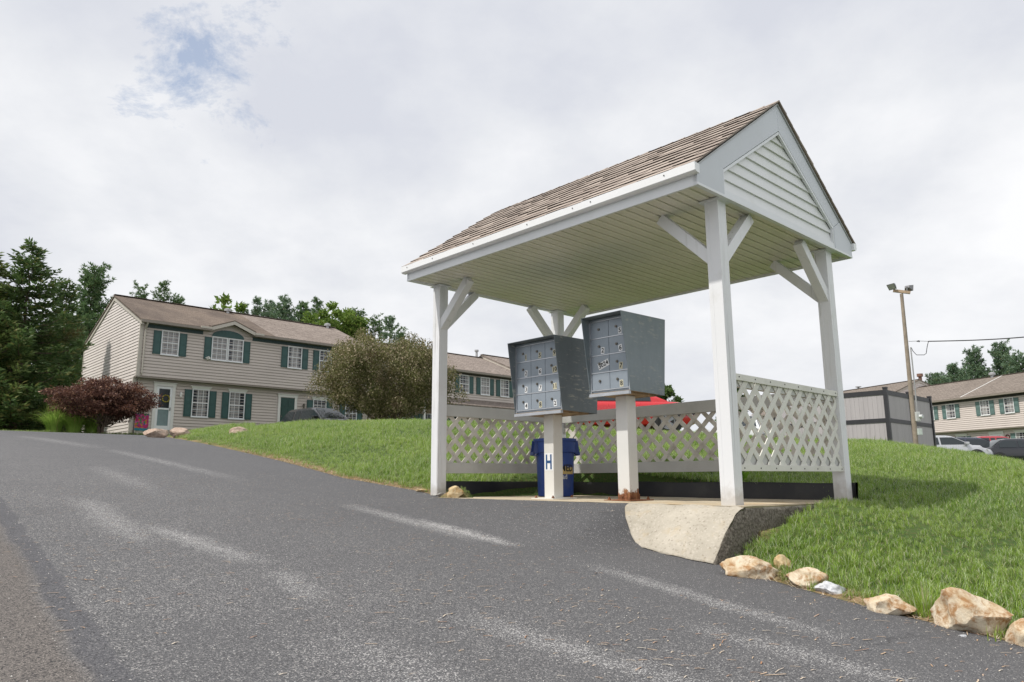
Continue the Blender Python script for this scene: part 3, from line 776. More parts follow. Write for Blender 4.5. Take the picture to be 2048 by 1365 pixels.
# ------------------------------------------------------------------ black edging strip round the back of the pad
def edging():
    t = MB(); path = [(.12, 3.62), (1.2, 3.62), (2.02, 3.61), (2.10, 3.54), (2.10, 2.6), (2.10, 1.2), (2.10, .06), (2.08, -.06), (1.99, -.10)]
    P = []
    for k in range(len(path)-1):
        for q in range(10):
            f = q/10; P.append((path[k][0]*(1-f)+path[k+1][0]*f, path[k][1]*(1-f)+path[k+1][1]*f))
    P.append(path[-1]); vs = []; n = len(P)
    for i, (x, y) in enumerate(P):
        d = Vector((P[min(i+1, n-1)][0]-P[max(i-1, 0)][0], P[min(i+1, n-1)][1]-P[max(i-1, 0)][1])).normalized(); nx_, ny_ = -d.y, d.x
        zb = float(slab_z(y, x)); zt = zb+.165+.012*noise.noise((x*2, y*2, 0))
        w = .006*noise.noise((x*5, y*5, 3))
        for off, z in ((.0+w, zb-.06), (.003+w, zb+.05), (.012+w, zt-.012), (.006+w, zt), (-.008+w, zt), (-.012+w, zt-.012), (-.012+w, zb-.06)):
            vs.append((x+nx_*off, y+ny_*off, z))
    fs = [(i*7+k, i*7+k+1, (i+1)*7+k+1, (i+1)*7+k) for i in range(n-1) for k in range(6)]
    t.add(vs, fs); o = t.build('garden_edging', BLACK, None, smooth=True, loc=(FRX, FRY, 0), rotz=TH)
    tag(o, 'low black plastic edging strip bent round the back of the concrete pad', 'edging')
edging()

# ------------------------------------------------------------------ rocks
def m_rock(c1, c2, c3):
    def bd(g, b, o):
        P = g.n('TexCoord').outputs['Object']; n = g.noise(P, 5, 8, .65, .4); n2 = g.noise(P, 21, 8, .7, .5)
        c = g.mix(g.ramp(n, [(.35, 0), (.6, 1)]), c1, c2); c = g.mix(g.ramp(n2, [(.46, 0), (.62, .95)]), c, c3)
        h = g.math('ADD', g.noise(P, 22, 8, .7), g.math('MULTIPLY', n, .8))
        setb(g, b, color=c, rough=.85, spec=.3, normal=g.n('Bump', {'Height': h, 'Strength': .7, 'Distance': .012}).outputs[0])
    return bd
TANR = material('tan_rock', m_rock((.46, .34, .20), (.70, .63, .50), (.32, .17, .07)))
ORR = material('ochre_rock', m_rock((.50, .36, .17), (.58, .49, .33), (.40, .24, .10)))
WHR = material('white_rock', m_rock((.52, .53, .55), (.68, .69, .71), (.30, .31, .33)))
PNK = material('pinkish_boulder', m_rock((.38, .27, .21), (.48, .38, .31), (.26, .19, .14)))
GRR = material('grey_stone', m_rock((.30, .30, .28), (.42, .41, .39), (.2, .19, .17)))
def rock(label, px, py, sx, sy, sz, mat, seed, rot=0, group=None, sink=.25, Y=None, cuts=14, peak=0.0):
    import bmesh
    bm = bmesh.new(); bmesh.ops.create_icosphere(bm, subdivisions=4, radius=1)
    rr = random.Random(seed)
    planes = [(Vector((rr.gauss(0, 1), rr.gauss(0, 1), rr.gauss(0, .8))).normalized(), rr.uniform(.55, .85)) for _ in range(cuts)]
    for v in bm.verts:
        p = v.co.copy()
        for nn, d in planes:
            q = p.dot(nn)
            if q > d: p -= nn*(q-d)*.97
        p += v.normal*(.12*noise.noise(p*1.3+Vector((seed, 0, 0)))+.07*noise.noise(p*3.1+Vector((0, seed, 0)))+.045*abs(noise.noise(p*7))+.02*noise.noise(p*17))
        v.co = Vector((p.x*sx, p.y*sy, p.z*sz*(1-peak*p.x*1.1 if p.z > 0 else 1)))
    me = bpy.data.meshes.new('rock'); bm.to_mesh(me); bm.free(); me.materials.append(mat)
    me.polygons.foreach_set('use_smooth', [True]*len(me.polygons)); me.set_sharp_from_angle(angle=R(32))
    o = bpy.data.objects.new('rock', me); COL.objects.link(o)
    if Y is None: p = hit(px, py)
    else:
        p = at(px, py, Y); p.z = ground_z(p.x, p.y)
    o.location = (p.x, p.y, p.z+sz*(1-2*sink)*.75); o.rotation_euler = (rr.uniform(-.15, .15), rr.uniform(-.15, .15), rot)
    tag(o, label, 'rock', group); return o
g1 = 'rocks lining the asphalt edge below the shelter'
rock('long tan rock with a dark notch beside the broken concrete apron', 1497, 1153, .20, .095, .085, TANR, 11, TH+2.2, g1)
rock('small orange-tan rock tucked behind the long tan rock', 1566, 1138, .075, .06, .062, ORR, 12, .4, g1)
rock('reddish tan wedge-shaped rock between the small orange rock and the white rock', 1614, 1170, .145, .09, .07, TANR, 23, -.5, g1)
rock('jagged white quartz rock among the tan rocks', 1662, 1186, .09, .06, .048, WHR, 14, -.3, g1)
rock('flat-topped tan rock left of the grass tuft', 1776, 1226, .145, .08, .07, TANR, 35, -.45, g1)
rock('largest tan boulder, tall and pointed, right of the grass tuft', 1944, 1262, .20, .115, .132, TANR, 41, -.45, g1, sink=.22, peak=.62)
rock('tan boulder at the right edge of the photo past the largest boulder', 2062, 1292, .10, .09, .085, TANR, 17, .2, g1)
rock('tiny flat white pebble lying on the asphalt in front of the largest boulder', 1925, 1274, .018, .012, .008, WHR, 18, 0, g1)
g2 = 'small stones at the foot of the left front post'
rock('blocky yellowish stone at the foot of the left front post', 910, 992, .10, .075, .075, ORR, 19, .3, g2)
rock('flat grey stone between the yellowish block and the grass', 880, 993, .085, .05, .035, GRR, 20, 0, g2)
rock('thin yellow stone half buried in the grass left of the front post', 843, 984, .075, .05, .028, ORR, 21, .1, g2)
g3 = 'boulders at the top of the drive'
rock('pinkish boulder at the top corner of the lawn nearest the maple', 312, 868, .33, .25, .24, PNK, 31, .3, g3, Y=21.5)
rock('low wide pinkish boulder ringed with weeds right of the corner boulder', 362, 862, .42, .26, .20, PNK, 32, 0, g3, Y=22.5)
rock('flat pinkish boulder on the lawn crest below the second ground-floor window', 483, 849, .33, .24, .13, PNK, 33, .1, g3, Y=19)

# ------------------------------------------------------------------ townhouses
def siding_mat(name, col, var=.04):
    return simple(name, col, .55, var=var, scale=.7, dirt=tuple(x*.8 for x in col), dirt_amt=.3)
SIDA = siding_mat('taupe_siding', (.555, .49, .445)); SIDG = siding_mat('taupe_siding_sunlit', (.68, .62, .585)); SIDB = siding_mat('beige_pink_siding', (.62, .545, .505)); SIDC = siding_mat('cream_siding', (.60, .56, .48))  # SIDG: taupe siding again, paler, the gable's sunlight put into its colour
TRIM = simple('tan_trim', (.50, .46, .40), .5, var=.04); TRIMC = simple('white_house_trim', (.70, .69, .66), .5, var=.04)
TEAL = simple('teal_shutter', (.032, .088, .083), .5, var=.12, scale=3); TEALP = simple('faded_teal_shutter', (.115, .185, .175), .6, var=.12, scale=3); TEALD = simple('dark_teal_frieze', (.025, .055, .055), .5)
VINYL = simple('white_window_vinyl', (.74, .75, .76), .4, var=.02)
GUTB = simple('brown_gutter', (.25, .215, .18), .45, var=.08); DKFR = simple('dark_frieze', (.05, .045, .04), .6)
def m_pane(kind):
    def bd(g, b, o):
        P = g.n('TexCoord').outputs['Object']; s = g.n('SeparateXYZ', {0: P}); r_ = g.n('ObjectInfo').outputs['Random']
        fold = g.noise(g.n('CombineXYZ', {0: g.math('MULTIPLY', s.outputs[0], 16.0), 1: g.math('MULTIPLY', r_, 50), 2: g.math('MULTIPLY', s.outputs[2], .6)}), 1.0, 3)
        cur = g.mix(g.ramp(fold, [(.3, 0), (.7, 1)]), (.15, .145, .15), (.36, .355, .355))
        if kind == 'curtain':
            side = g.ramp(g.math('ABSOLUTE', g.math('SUBTRACT', g.math('FRACT', g.math('ADD', s.outputs[0], g.math('MULTIPLY', r_, 3))), .5)), [(.22, 0), (.3, 1)])
            c = g.mix(side, (.035, .04, .05), cur)
        elif kind == 'blind': 
            st = g.math('FRACT', g.math('MULTIPLY', s.outputs[2], 18.0)); c = g.mix(g.ramp(st, [(.0, .4), (.3, 1)]), (.12, .12, .125), cur)
        else: c = (.02, .025, .03, 1)
        setb(g, b, color=c, rough=.08, spec=.45)
    return bd
PANE = {k: material('window_'+k, m_pane(k)) for k in ('curtain', 'blind', 'dark')}

def roof_mat(name, c1, c2, stain, amt):
    def bd(g, b, o):
        P = g.n('TexCoord').outputs['Object']
        br = g.n('TexBrick', {'Vector': g.mapping(P, rot=(0, 0, 0)), 'Color1': (*c1, 1), 'Color2': (*c2, 1), 'Mortar': tuple(x*.55 for x in c1)+(1,), 'Scale': 1.0, 'Mortar Size': .012, 'Brick Width': .33, 'Row Height': .15, 'Bias': 0.0})
        c = g.mix(g.ramp(g.noise(P, 8, 4), [(.4, 0), (.7, .6)]), br.outputs[0], tuple(x*1.25 for x in c2))
        n = g.noise(g.mapping(P, scale=(.5, .25, .5)), .8, 6, .6)
        c = g.mix(g.math('MULTIPLY', g.ramp(n, [(.42, 0), (.62, 1)]), amt), c, stain)
        setb(g, b, color=c, rough=.95, spec=.2, normal=g.n('Bump', {'Height': br.outputs[1], 'Strength': .4, 'Distance': .02, }).outputs[0])
    return material(name, bd)
RFOLD = roof_mat('old_brown_shingles', (.16, .125, .10), (.20, .16, .13), (.085, .068, .06), .75)
RFNEW = roof_mat('brown_shingles', (.17, .14, .12), (.29, .245, .215), (.17, .14, .12), .3)
RFW = roof_mat('tan_shingles', (.145, .122, .104), (.235, .20, .172), (.15, .125, .105), .3)
def m_brick(g, b, o):
    P = g.n('TexCoord').outputs['Object']
    br = g.n('TexBrick', {'Vector': g.mapping(P, rot=(math.pi/2, 0, 0)), 'Color1': (.20, .12, .08, 1), 'Color2': (.34, .24, .17, 1), 'Mortar': (.36, .33, .29, 1), 'Scale': 1.0, 'Mortar Size': .012, 'Brick Width': .22, 'Row Height': .08})
    setb(g, b, color=br.outputs[0], rough=.9)
BRICK = material('brown_brick', m_brick)

def siding(m, x0, x1, z0, z1, y, rev=.155, lim=None, s=1):
    """lap siding facing -y (s=1) with a real open lap under every course"""
    n = max(1, round((z1-z0)/rev)); h = (z1-z0)/n
    for i in range(n):
        za, zb_ = z0+i*h, z0+(i+1)*h
        a0, b0 = (x0, x1) if lim is None else lim(za+.02); a1, b1 = (x0, x1) if lim is None else lim(zb_)
        if b0-a0 < .05: continue
        if b1 <= a1: a1 = b1 = (a0+b0)/2
        g_ = .024
        m.add([(a0, y+.03*s, za), (b0, y+.03*s, za), (b0, y+.03*s, za+g_), (a0, y+.03*s, za+g_)], [(0, 1, 2, 3)])
        m.add([(a0, y+.03*s, za+g_), (b0, y+.03*s, za+g_), (b0, y-.022*s, za+g_), (a0, y-.022*s, za+g_)], [(0, 1, 2, 3)])
        m.add([(a0, y-.022*s, za+g_), (b0, y-.022*s, za+g_), (b1, y, zb_), (a1, y, zb_)], [(0, 1, 2, 3)])

def window(par, x0, x1, z0, z1, y, kind=None, grid=(3, 2), shut=(True, True), crown=False, smat=None, sw=.36, rr=random):
    kind = kind or rr.choice(('curtain', 'blind', 'curtain'))
    m = MB(); fw = .05; zm = (z0+z1)/2; yo, yi = y-.055, y+.02
    m.box(x0, x0+fw, yo, yi, z0, z1); m.box(x1-fw, x1, yo, yi, z0, z1); m.box(x0+fw, x1-fw, yo, yi, z1-fw, z1); m.box(x0+fw, x1-fw, yo, yi, z0, z0+fw)
    m.box(x0+fw, x1-fw, yo+.012, yi, zm-.022, zm+.022)
    m.box(x0-.02, x1+.02, yo-.02, yo-.001, z0-.035, z0+.01)
    w = m.build('window', VINYL, par)
    mt = MB(); ix0, ix1 = x0+fw, x1-fw
    for (za, zb_) in ((z0+fw, zm-.022), (zm+.022, z1-fw)):
        for c in range(1, grid[0]): xx = ix0+(ix1-ix0)*c/grid[0]; mt.box(xx-.010, xx+.010, yo+.024, yo+.034, za, zb_)
        for r_ in range(1, grid[1]): zz = za+(zb_-za)*r_/grid[1]; mt.box(ix0, ix1, yo+.0235, yo+.0335, zz-.010, zz+.010)
    mt.build('muntins', VINYL, w)
    pn = MB(); pn.box(ix0, ix1, yo+.036, yo+.040, z0+fw, z1-fw); pn.build('pane', PANE[kind], w)
    if crown:
        c = MB(); c.hexa([(x0-.04, yo-.01, z1+.001), (x1+.04, yo-.01, z1+.001), (x1+.04, yi, z1+.001), (x0-.04, yi, z1+.001), (x0-.12, yo-.05, z1+.14), (x1+.12, yo-.05, z1+.14), (x1+.12, yi, z1+.14), (x0-.12, yi, z1+.14)])
        c.build('window_crown', TRIMC, w)
    for k, on in enumerate(shut):
        if not on: continue
        a = x0-.015-sw if k == 0 else x1+.015; b_ = a+sw; za, zb_ = z0+.0, z1-.06
        s = MB(); s.box(a, b_, y-.045, y-.015, za, zb_)
        for (q0, q1) in ((za+.05, (za+zb_)/2-.03), ((za+zb_)/2+.03, zb_-.05)):
            s.box(a+.05, b_-.05, y-.058, y-.0451, q0+.03, q1-.03)
            for e in ((a+.035, a+.045), (b_-.045, b_-.035)): s.box(e[0], e[1], y-.052, y-.0451, q0, q1)
        s.box(a, a+.028, y-.060, y-.0452, za, zb_); s.box(b_-.028, b_, y-.060, y-.0452, za, zb_)
        for q in (za, (za+zb_)/2-.02, zb_-.04): s.box(a+.0285, b_-.0285, y-.060, y-.0452, q, q+.04)
        s.build('shutter', smat or TEAL, par)

def frieze(par, x0, x1, z0, z1, y, mat):
    m = MB(); m.box(x0, x1, y-.03, y-.001, z0, z1)
    if z1-z0 > .12:
        x = x0+.03
        while x < x1-.08: m.box(x, x+.07, y-.055, y-.0301, z0+.02, z0+.10); x += .16
    m.build('frieze', mat, par)

def block(par, x0, x1, floor, eave, ridge_h, depth, sid, gsid, roofm, x_split=None, roofm2=None, gable0=True, gable1=True, over=.4, fr=TEALD, zo=2.72, gut=TRIM, lower=None, notch=None):
    """walls and roof of one row, x along the facade, y back; upper facade at y=0, lower at y=+over"""
    ov = eave-zo; yr = depth*.47
    m = MB(); siding(m, x0+.1, x1-.1, ov+.01, eave-.02, 0); m.box(x0, x1, .035, .10, ov, eave+.05); m.build('upper_wall', sid, par)
    m = MB()
    if lower is None: siding(m, x0+.1, x1-.1, floor-.1, ov, over)
    m.box(x0, x1, over+(.035 if lower is None else -.02), over+.15, floor-1.2, ov); m.build('lower_wall', lower or sid, par)
    m = MB(); m.box(x0, x1, -.02, over+.05, ov-.06, ov-.001); m.build('overhang_soffit', gut, par)
    sl = (ridge_h-.0)/(yr+.0); slb = ridge_h/(depth-yr)
    up = lambda y: eave+ (sl*y if y <= yr else slb*(depth-y))
    for xg, s in ((x0, 1), (x1, -1)):
        m = MB()
        # side wall: lap siding facing out; built along y, stored as x
        def lim(z):
            if z < eave: return (over if z < ov else 0.0, depth)
            k = (z-eave)/ridge_h; return (yr*k, depth-(depth-yr)*k)
        tmp = MB(); n = round((eave+ridge_h-floor+.6)/.16); zz0 = floor-.6; h = (eave+ridge_h-zz0)/n
        for i in range(n):
            za, zb_ = zz0+i*h, zz0+(i+1)*h; a0, b0 = lim(za+.03); a1, b1 = lim(zb_)
            if b1-a1 < .02: a1 = b1 = yr
            X = lambda d: xg+s*d
            tmp.add([(X(.03), a0, za), (X(.03), b0, za), (X(.03), b0, za+.024), (X(.03), a0, za+.024)], [(0, 1, 2, 3)])
            tmp.add([(X(.03), a0, za+.024), (X(.03), b0, za+.024), (X(-.018), b0, za+.024), (X(-.018), a0, za+.024)], [(0, 1, 2, 3)])
            tmp.add([(X(-.018), a0, za+.024), (X(-.018), b0, za+.024), (X(0), b1, zb_), (X(0), a1, zb_)], [(0, 1, 2, 3)])
        tmp.build('gable_wall', gsid, par)
        m = MB(); m.box(*sorted((xg-s*.035, xg+s*.12)), -.035, .06, ov, eave-.02); m.build('corner_trim', TRIM, par); m = MB(); m.box(*sorted((xg-s*.035, xg+s*.12)), over-.035, over+.06, floor-.6, ov); m.build('corner_trim', TRIM, par); m = MB(); m.box(*sorted((xg-s*.035, xg+s*.12)), depth-.06, depth+.035, floor-.6, eave)
        m.build('corner_trim', TRIM, par)
        # rake boards
        m = MB(); e = .28
        for (ya, za, yb, zb_) in ((-e, eave-sl*e, yr, eave+ridge_h), (depth+e, eave-slb*e, yr, eave+ridge_h)):
            m.add([(xg-s*.06, ya, za-.16), (xg-s*.06, yb, zb_-.18), (xg-s*.06, yb, zb_+.07), (xg-s*.06, ya, za+.05), (xg+s*.06, ya, za-.16), (xg+s*.06, yb, zb_-.18), (xg+s*.06, yb, zb_+.07), (xg+s*.06, ya, za+.05)],
                  [(0, 1, 2, 3), (4, 7, 6, 5), (0, 4, 5, 1), (1, 5, 6, 2), (2, 6, 7, 3), (3, 7, 4, 0)])
        m.build('rake_board', TRIM, par)
    m = MB(); m.box(x0, x1, depth-.1, depth, floor-1, eave); m.build('rear_wall', sid, par)
    e = .33
    spans = [(x0-.1, x_split, roofm), (x_split, x1+.1, roofm2)] if x_split else [(x0-.1, x1+.1, roofm)]
    for a, b_, mt in spans:
        m = MB()
        for (y0, z0, y1, z1) in ((-e, eave-sl*e, yr, eave+ridge_h), (depth+e, eave-slb*e, yr, eave+ridge_h)):
            segs = [(a, b_, y0, z0)]
            if notch and y0 < 0 and a < notch[0] < b_: segs = [(a, notch[0], y0, z0), (notch[0], notch[1], .25, eave+sl*.25), (notch[1], b_, y0, z0)]
            for a2, b2_, ya, za in segs: m.hexa([(a2, ya, za+.03), (b2_, ya, za+.03), (b2_, y1, z1+.03), (a2, y1, z1+.03), (a2, ya, za+.12), (b2_, ya, za+.12), (b2_, y1, z1+.12), (a2, y1, z1+.12)])
        rf = m.build('roof', mt, par)
        # shingle courses as shallow steps
        m = MB(); k = 0; L = math.hypot(yr+e, sl*(yr+e)); nn = int(L/.3)
        m.bar((a, yr, eave+ridge_h+.135), (b_, yr, eave+ridge_h+.135), .30, .03)
        m.build('ridge_cap', mt, rf)
    for xa, xb in ([(x0-.1, x1+.1)] if not notch else [(x0-.1, notch[0]), (notch[1], x1+.1)]):
        m = MB(); m.box(xa, xb, -e-.10, -e+.01, eave-sl*e-.04, eave-sl*e+.085); m.box(max(xa, x0), min(xb, x1), -e+.011, .0, eave-sl*e-.04, eave-sl*e-.02); m.build('gutter', gut, par)
    m = MB(); m.box(x0, x1, depth+e-.01, depth+e+.10, eave-slb*e-.04, eave-slb*e+.085); m.build('gutter', gut, par)

HX, HY = -18.148, 35.22
rr = random.Random(5)
def house_a():
    z = 0.0
    t = thing('townhouse_row', 'taupe townhouse row with teal shutters and brown roof at the top of the drive', 'house', (HX, HY, 0), TH, 'townhouse rows')
    FL = 2.66; EA = 7.96
    block(t, 0, 13.2, FL, EA, 2.0, 10.2, SIDA, SIDG, RFOLD, 6.8, RFNEW, gut=GUTB, zo=2.78, notch=(3.32, 5.60))
    W2 = lambda a, b_, **k: window(t, a, b_, 6.34, 7.57, -.0, rr=rr, **k)
    W2(.99, 1.84, kind='blind'); W2(3.48, 4.305, kind='blind', shut=(True, False)); W2(4.335, 5.16, kind='curtain', shut=(False, True)); W2(7.72, 8.57, kind='curtain'); W2(9.65, 10.47, kind='curtain'); W2(11.7, 12.5, kind='curtain')
    frieze(t, .3, 3.0, 7.60, 7.80, 0, TEALD); frieze(t, 5.65, 13.0, 7.60, 7.80, 0, TEALD)
    # arched fan over the double window
    m = MB(); n = 20; cx = 4.32; rw = .86; rh = .38
    arc = [(cx+rw*math.cos(math.pi*k/n), 7.59+rh*math.sin(math.pi*k/n)) for k in range(n+1)]
    m.prism(arc, 'y', -.04, -.001)
    for k in range(1, 12):
        a = math.pi*k/12; m.bar((cx+.12*math.cos(a), -.045, 7.59+.12*.5*math.sin(a)), (cx+rw*.93*math.cos(a), -.045, 7.59+rh*.93*math.sin(a)), .03, .012, up=(0, 1, 0))
    m.build('window_fan', TEAL, t)
    # small gable over it
    gx0, gx1, ga, gz = 3.32, 5.60, 4.46, 8.40; ge = EA-.02
    m = MB(); m.prism([(gx0, ge-.02), (gx1, ge-.02), (ga, gz-.05)], 'y', .005, .35); dg = m.build('dormer_gable', SIDA, t)
    m = MB()
    for xa in (gx0-.05, gx1+.05):
        m.add([(xa, -.42, ge-.14), (ga, -.42, gz-.14), (ga, -.42, gz+.04), (xa, -.42, ge+.04), (xa, -.36, ge-.14), (ga, -.36, gz-.14), (ga, -.36, gz+.04), (xa, -.36, ge+.04)], [(0, 1, 2, 3), (4, 7, 6, 5), (0, 4, 5, 1), (1, 5, 6, 2), (2, 6, 7, 3), (3, 7, 4, 0)])
    m.build('dormer_rake', TRIM, dg)
    m = MB()
    for xa in (gx0-.06, gx1+.06):
        m.add([(xa, -.43, ge+.045), (ga, -.43, gz+.045), (ga, 1.7, gz+.045), (xa, 0.0, ge+.045), (xa, -.43, ge+.095), (ga, -.43, gz+.095), (ga, 1.7, gz+.095), (xa, 0.0, ge+.095)], [(0, 1, 2, 3), (4, 7, 6, 5), (0, 4, 5, 1), (1, 5, 6, 2), (2, 6, 7, 3), (3, 7, 4, 0)])
    m.build('dormer_roof', RFOLD, dg)
    m = MB(); m.box(2.75, 3.3, -.46, -.30, 7.86, 7.96); m.build('gutter_end', TRIM, t); m = MB(); m.box(5.6, 6.1, -.46, -.30, 7.86, 7.96); m.build('gutter_end', TRIM, t)
    # ground floor
    y = .4
    for a in (2.82, 4.74): window(t, a, a+.86, 3.38, 4.82, y, kind='curtain', crown=True, rr=rr)
    window(t, 9.6, 10.45, 3.38, 4.74, y, kind='dark', crown=True, rr=rr)
    window(t, 11.7, 12.5, 3.38, 4.74, y, kind='dark', crown=True, rr=rr)
    def door(x0, x1, zb, zt, kind):
        m = MB(); m.box(x0-.14, x0, y-.07, y+.05, zb, zt+.02); m.box(x1, x1+.14, y-.07, y+.05, zb, zt+.02); m.box(x0-.16, x1+.16, y-.08, y+.05, zt+.02, zt+.16); m.box(x0-.2, x1+.2, y-.12, y+.05, zt+.161, zt+.21)
        fr = m.build('door_frame', TRIMC, t)
        m = MB()
        if kind == 'storm':
            m.box(x0, x0+.11, y-.05, y+.0, zb, zt); m.box(x1-.11, x1, y-.05, y, zb, zt); m.box(x0+.11, x1-.11, y-.05, y, zt-.11, zt); m.box(x0+.11, x1-.11, y-.05, y, zb, zb+.2); m.box(x0+.11, x1-.11, y-.05, y, zb+1.0, zb+1.08)
            d = m.build('door', VINYL, t)
            m = MB(); m.box(x0+.11, x1-.11, y-.03, y-.02, zb+1.08, zt-.11); m.build('pane', PANE['dark'], d)
            m = MB(); m.box(x0+.11, x1-.11, y-.03, y-.02, zb+.2, zb+1.0); m.build('lower_pane', simple('teal_door_glass', (.12, .19, .19), .15, spec=.8), d)
            m = MB(); n = 24; cxx, czz = (x0+x1)/2+.08, zb+1.55
            for k in range(n):
                a = 2*math.pi*k/n; b2 = 2*math.pi*(k+1)/n
                m.tube([(cxx+.17*math.cos(a), y-.05, czz+.17*math.sin(a)), (cxx+.17*math.cos(b2), y-.05, czz+.17*math.sin(b2))], .028+.012*math.sin(k*2.3), 6)
            o = m.build('wreath', simple('yellow_green_wreath', (.30, .24, .04), .8, var=.5, scale=40), None)
            M_ = Matrix.Translation((HX, HY, 0)) @ Matrix.Rotation(TH, 4, 'Z'); o.matrix_world = M_
            tag(o, 'yellow and green wreath hanging on the white storm door', 'wreath')
            m = MB(); m.box(x1-.08, x1-.05, y-.09, y-.051, zb+.95, zb+1.12); m.build('handle', BRASS, d)
        else:
            m.box(x0, x1, y-.03, y+.0, zb, zt)
            for cx_ in (x0+.09, (x0+x1)/2+.04):
                for (qa, qb) in ((.12, .75), (.85, 1.45), (1.55, 1.9)): m.box(cx_, cx_+(x1-x0)/2-.13, y-.045, y-.0301, zb+qa, zb+qb)
            d = m.build('door', simple('dark_green_door', (.012, .055, .045), .4), t)
            m = MB(); m.tube([(x0+.07, y-.03, zb+1), (x0+.07, y-.09, zb+1)], .03, 10); m.build('handle', BRASS, d)
    door(1.10, 1.84, 2.66, 4.80, 'storm'); door(7.62, 8.46, 2.66, 4.70, 'panel')
    for x, z_, mt, nm in ((2.22, 4.42, TRIMC, 'wall_lamp'), (8.98, 4.28, BRASS, 'wall_lamp')):
        m = MB(); m.lathe([(.02, z_+.16), (.07, z_+.10), (.06, z_-.08), (.03, z_-.12)], 8, c=(x, y-.16)); m.box(x-.03, x+.03, y-.14, y+.01, z_+.02, z_+.06); m.build(nm, mt, t)
    m = MB(); m.tube([(3.2, -.10, 6.38), (3.31, -.2, 6.45), (3.42, -.12, 6.38)], .035, 8); m.tube([(3.27, -.1, 6.33), (3.34, -.22, 6.37)], .05, 8); m.build('security_light', TRIMC, t)
    # downspout
    m = MB(); m.tube([(.20, -.36, 7.85), (.20, -.34, 7.74), (.20, -.10, 7.50), (.20, -.075, 5.3), (.20, .32, 5.1), (.20, .33, 2.5)], .042, 8); m.build('downspout', TRIM, t)
    # roof vents
    for (x, yy, h) in ((6.0, 4.5, .35), (12.6, 4.5, .38)):
        zz = EA+2.0*yy/4.794; m = MB(); m.lathe([(.10, zz), (.10, zz+h*.6), (.20, zz+h*.62), (.20, zz+h), (.05, zz+h+.06)], 14, c=(x, yy)); m.build('roof_vent', GALV, t, smooth=True)
GALV = simple('galvanised_pipe', (.42, .42, .42), .45, metal=.5, var=.15)
house_a()
def house_b():
    t = thing('townhouse_row', 'lower taupe townhouse row stepping down behind the bronze bush with brick ground floor', 'house', (HX, HY, 0), TH, 'townhouse rows')
    block(t, 13.32, 26.2, 2.1, 7.40, 1.95, 10.2, SIDA, SIDA, RFNEW, gut=GUTB, lower=BRICK, over=.25, zo=1.95)
    for a in (15.6, 17.6, 20.08, 21.95, 23.78): window(t, a, a+.84, 5.88, 7.10, 0, rr=rr)
    frieze(t, 19.0, 26.0, 7.12, 7.26, 0, DKFR)
    m = MB(); m.hexa([(13.4, -1.0, 4.92), (26.1, -1.0, 4.92), (26.1, .2, 5.05), (13.4, .2, 5.05), (13.4, -1.0, 5.0), (26.1, -1.0, 5.0), (26.1, -.02, 5.43), (13.4, -.02, 5.43)]); m.build('porch_roof', RFNEW, t)
    m = MB()
    for x in (14.6, 16.6, 18.2, 19.8, 22.2, 24.6): m.box(x-.06, x+.06, -.9, -.78, 1.4, 4.92)
    m.build('porch_post', TRIMC, t)
    for x in (15.6, 17.3, 19.5, 21.6, 23.9): window(t, x, x+.9, 2.95, 4.35, .23, kind='dark', rr=rr)
    m = MB(); m.box(14.3, 15.2, .12, .22, 2.1, 4.2); m.build('door', simple('dark_green_door', (.012, .055, .045), .4), t)
    zz = 7.40+1.7; m = MB(); m.lathe([(.09, zz-.3), (.09, zz+.85), (.16, zz+.87), (.16, zz+1.0)], 14, c=(25.9, 5.0)); m.build('flue_pipe', GALV, t, smooth=True)
house_b()
def house_c():
    t = thing('townhouse_row', 'far cream gable end rising behind the flue pipe, mostly hidden by the mailboxes', 'house', (HX, HY, 0), TH, 'townhouse rows')
    block(t, 26.32, 40, 2.1, 7.62, 2.0, 10.2, SIDA, SIDC, RFNEW, gut=GUTB)
    for a in (28, 31, 34, 37): window(t, a, a+.84, 6.1, 7.3, 0, rr=rr); window(t, a, a+.84, 3.0, 4.4, .4, rr=rr)
    frieze(t, 26.6, 39.8, 7.34, 7.48, 0, DKFR)
house_c()
WX, WY, WA = 37.826, 60.0, math.radians(-71.87)
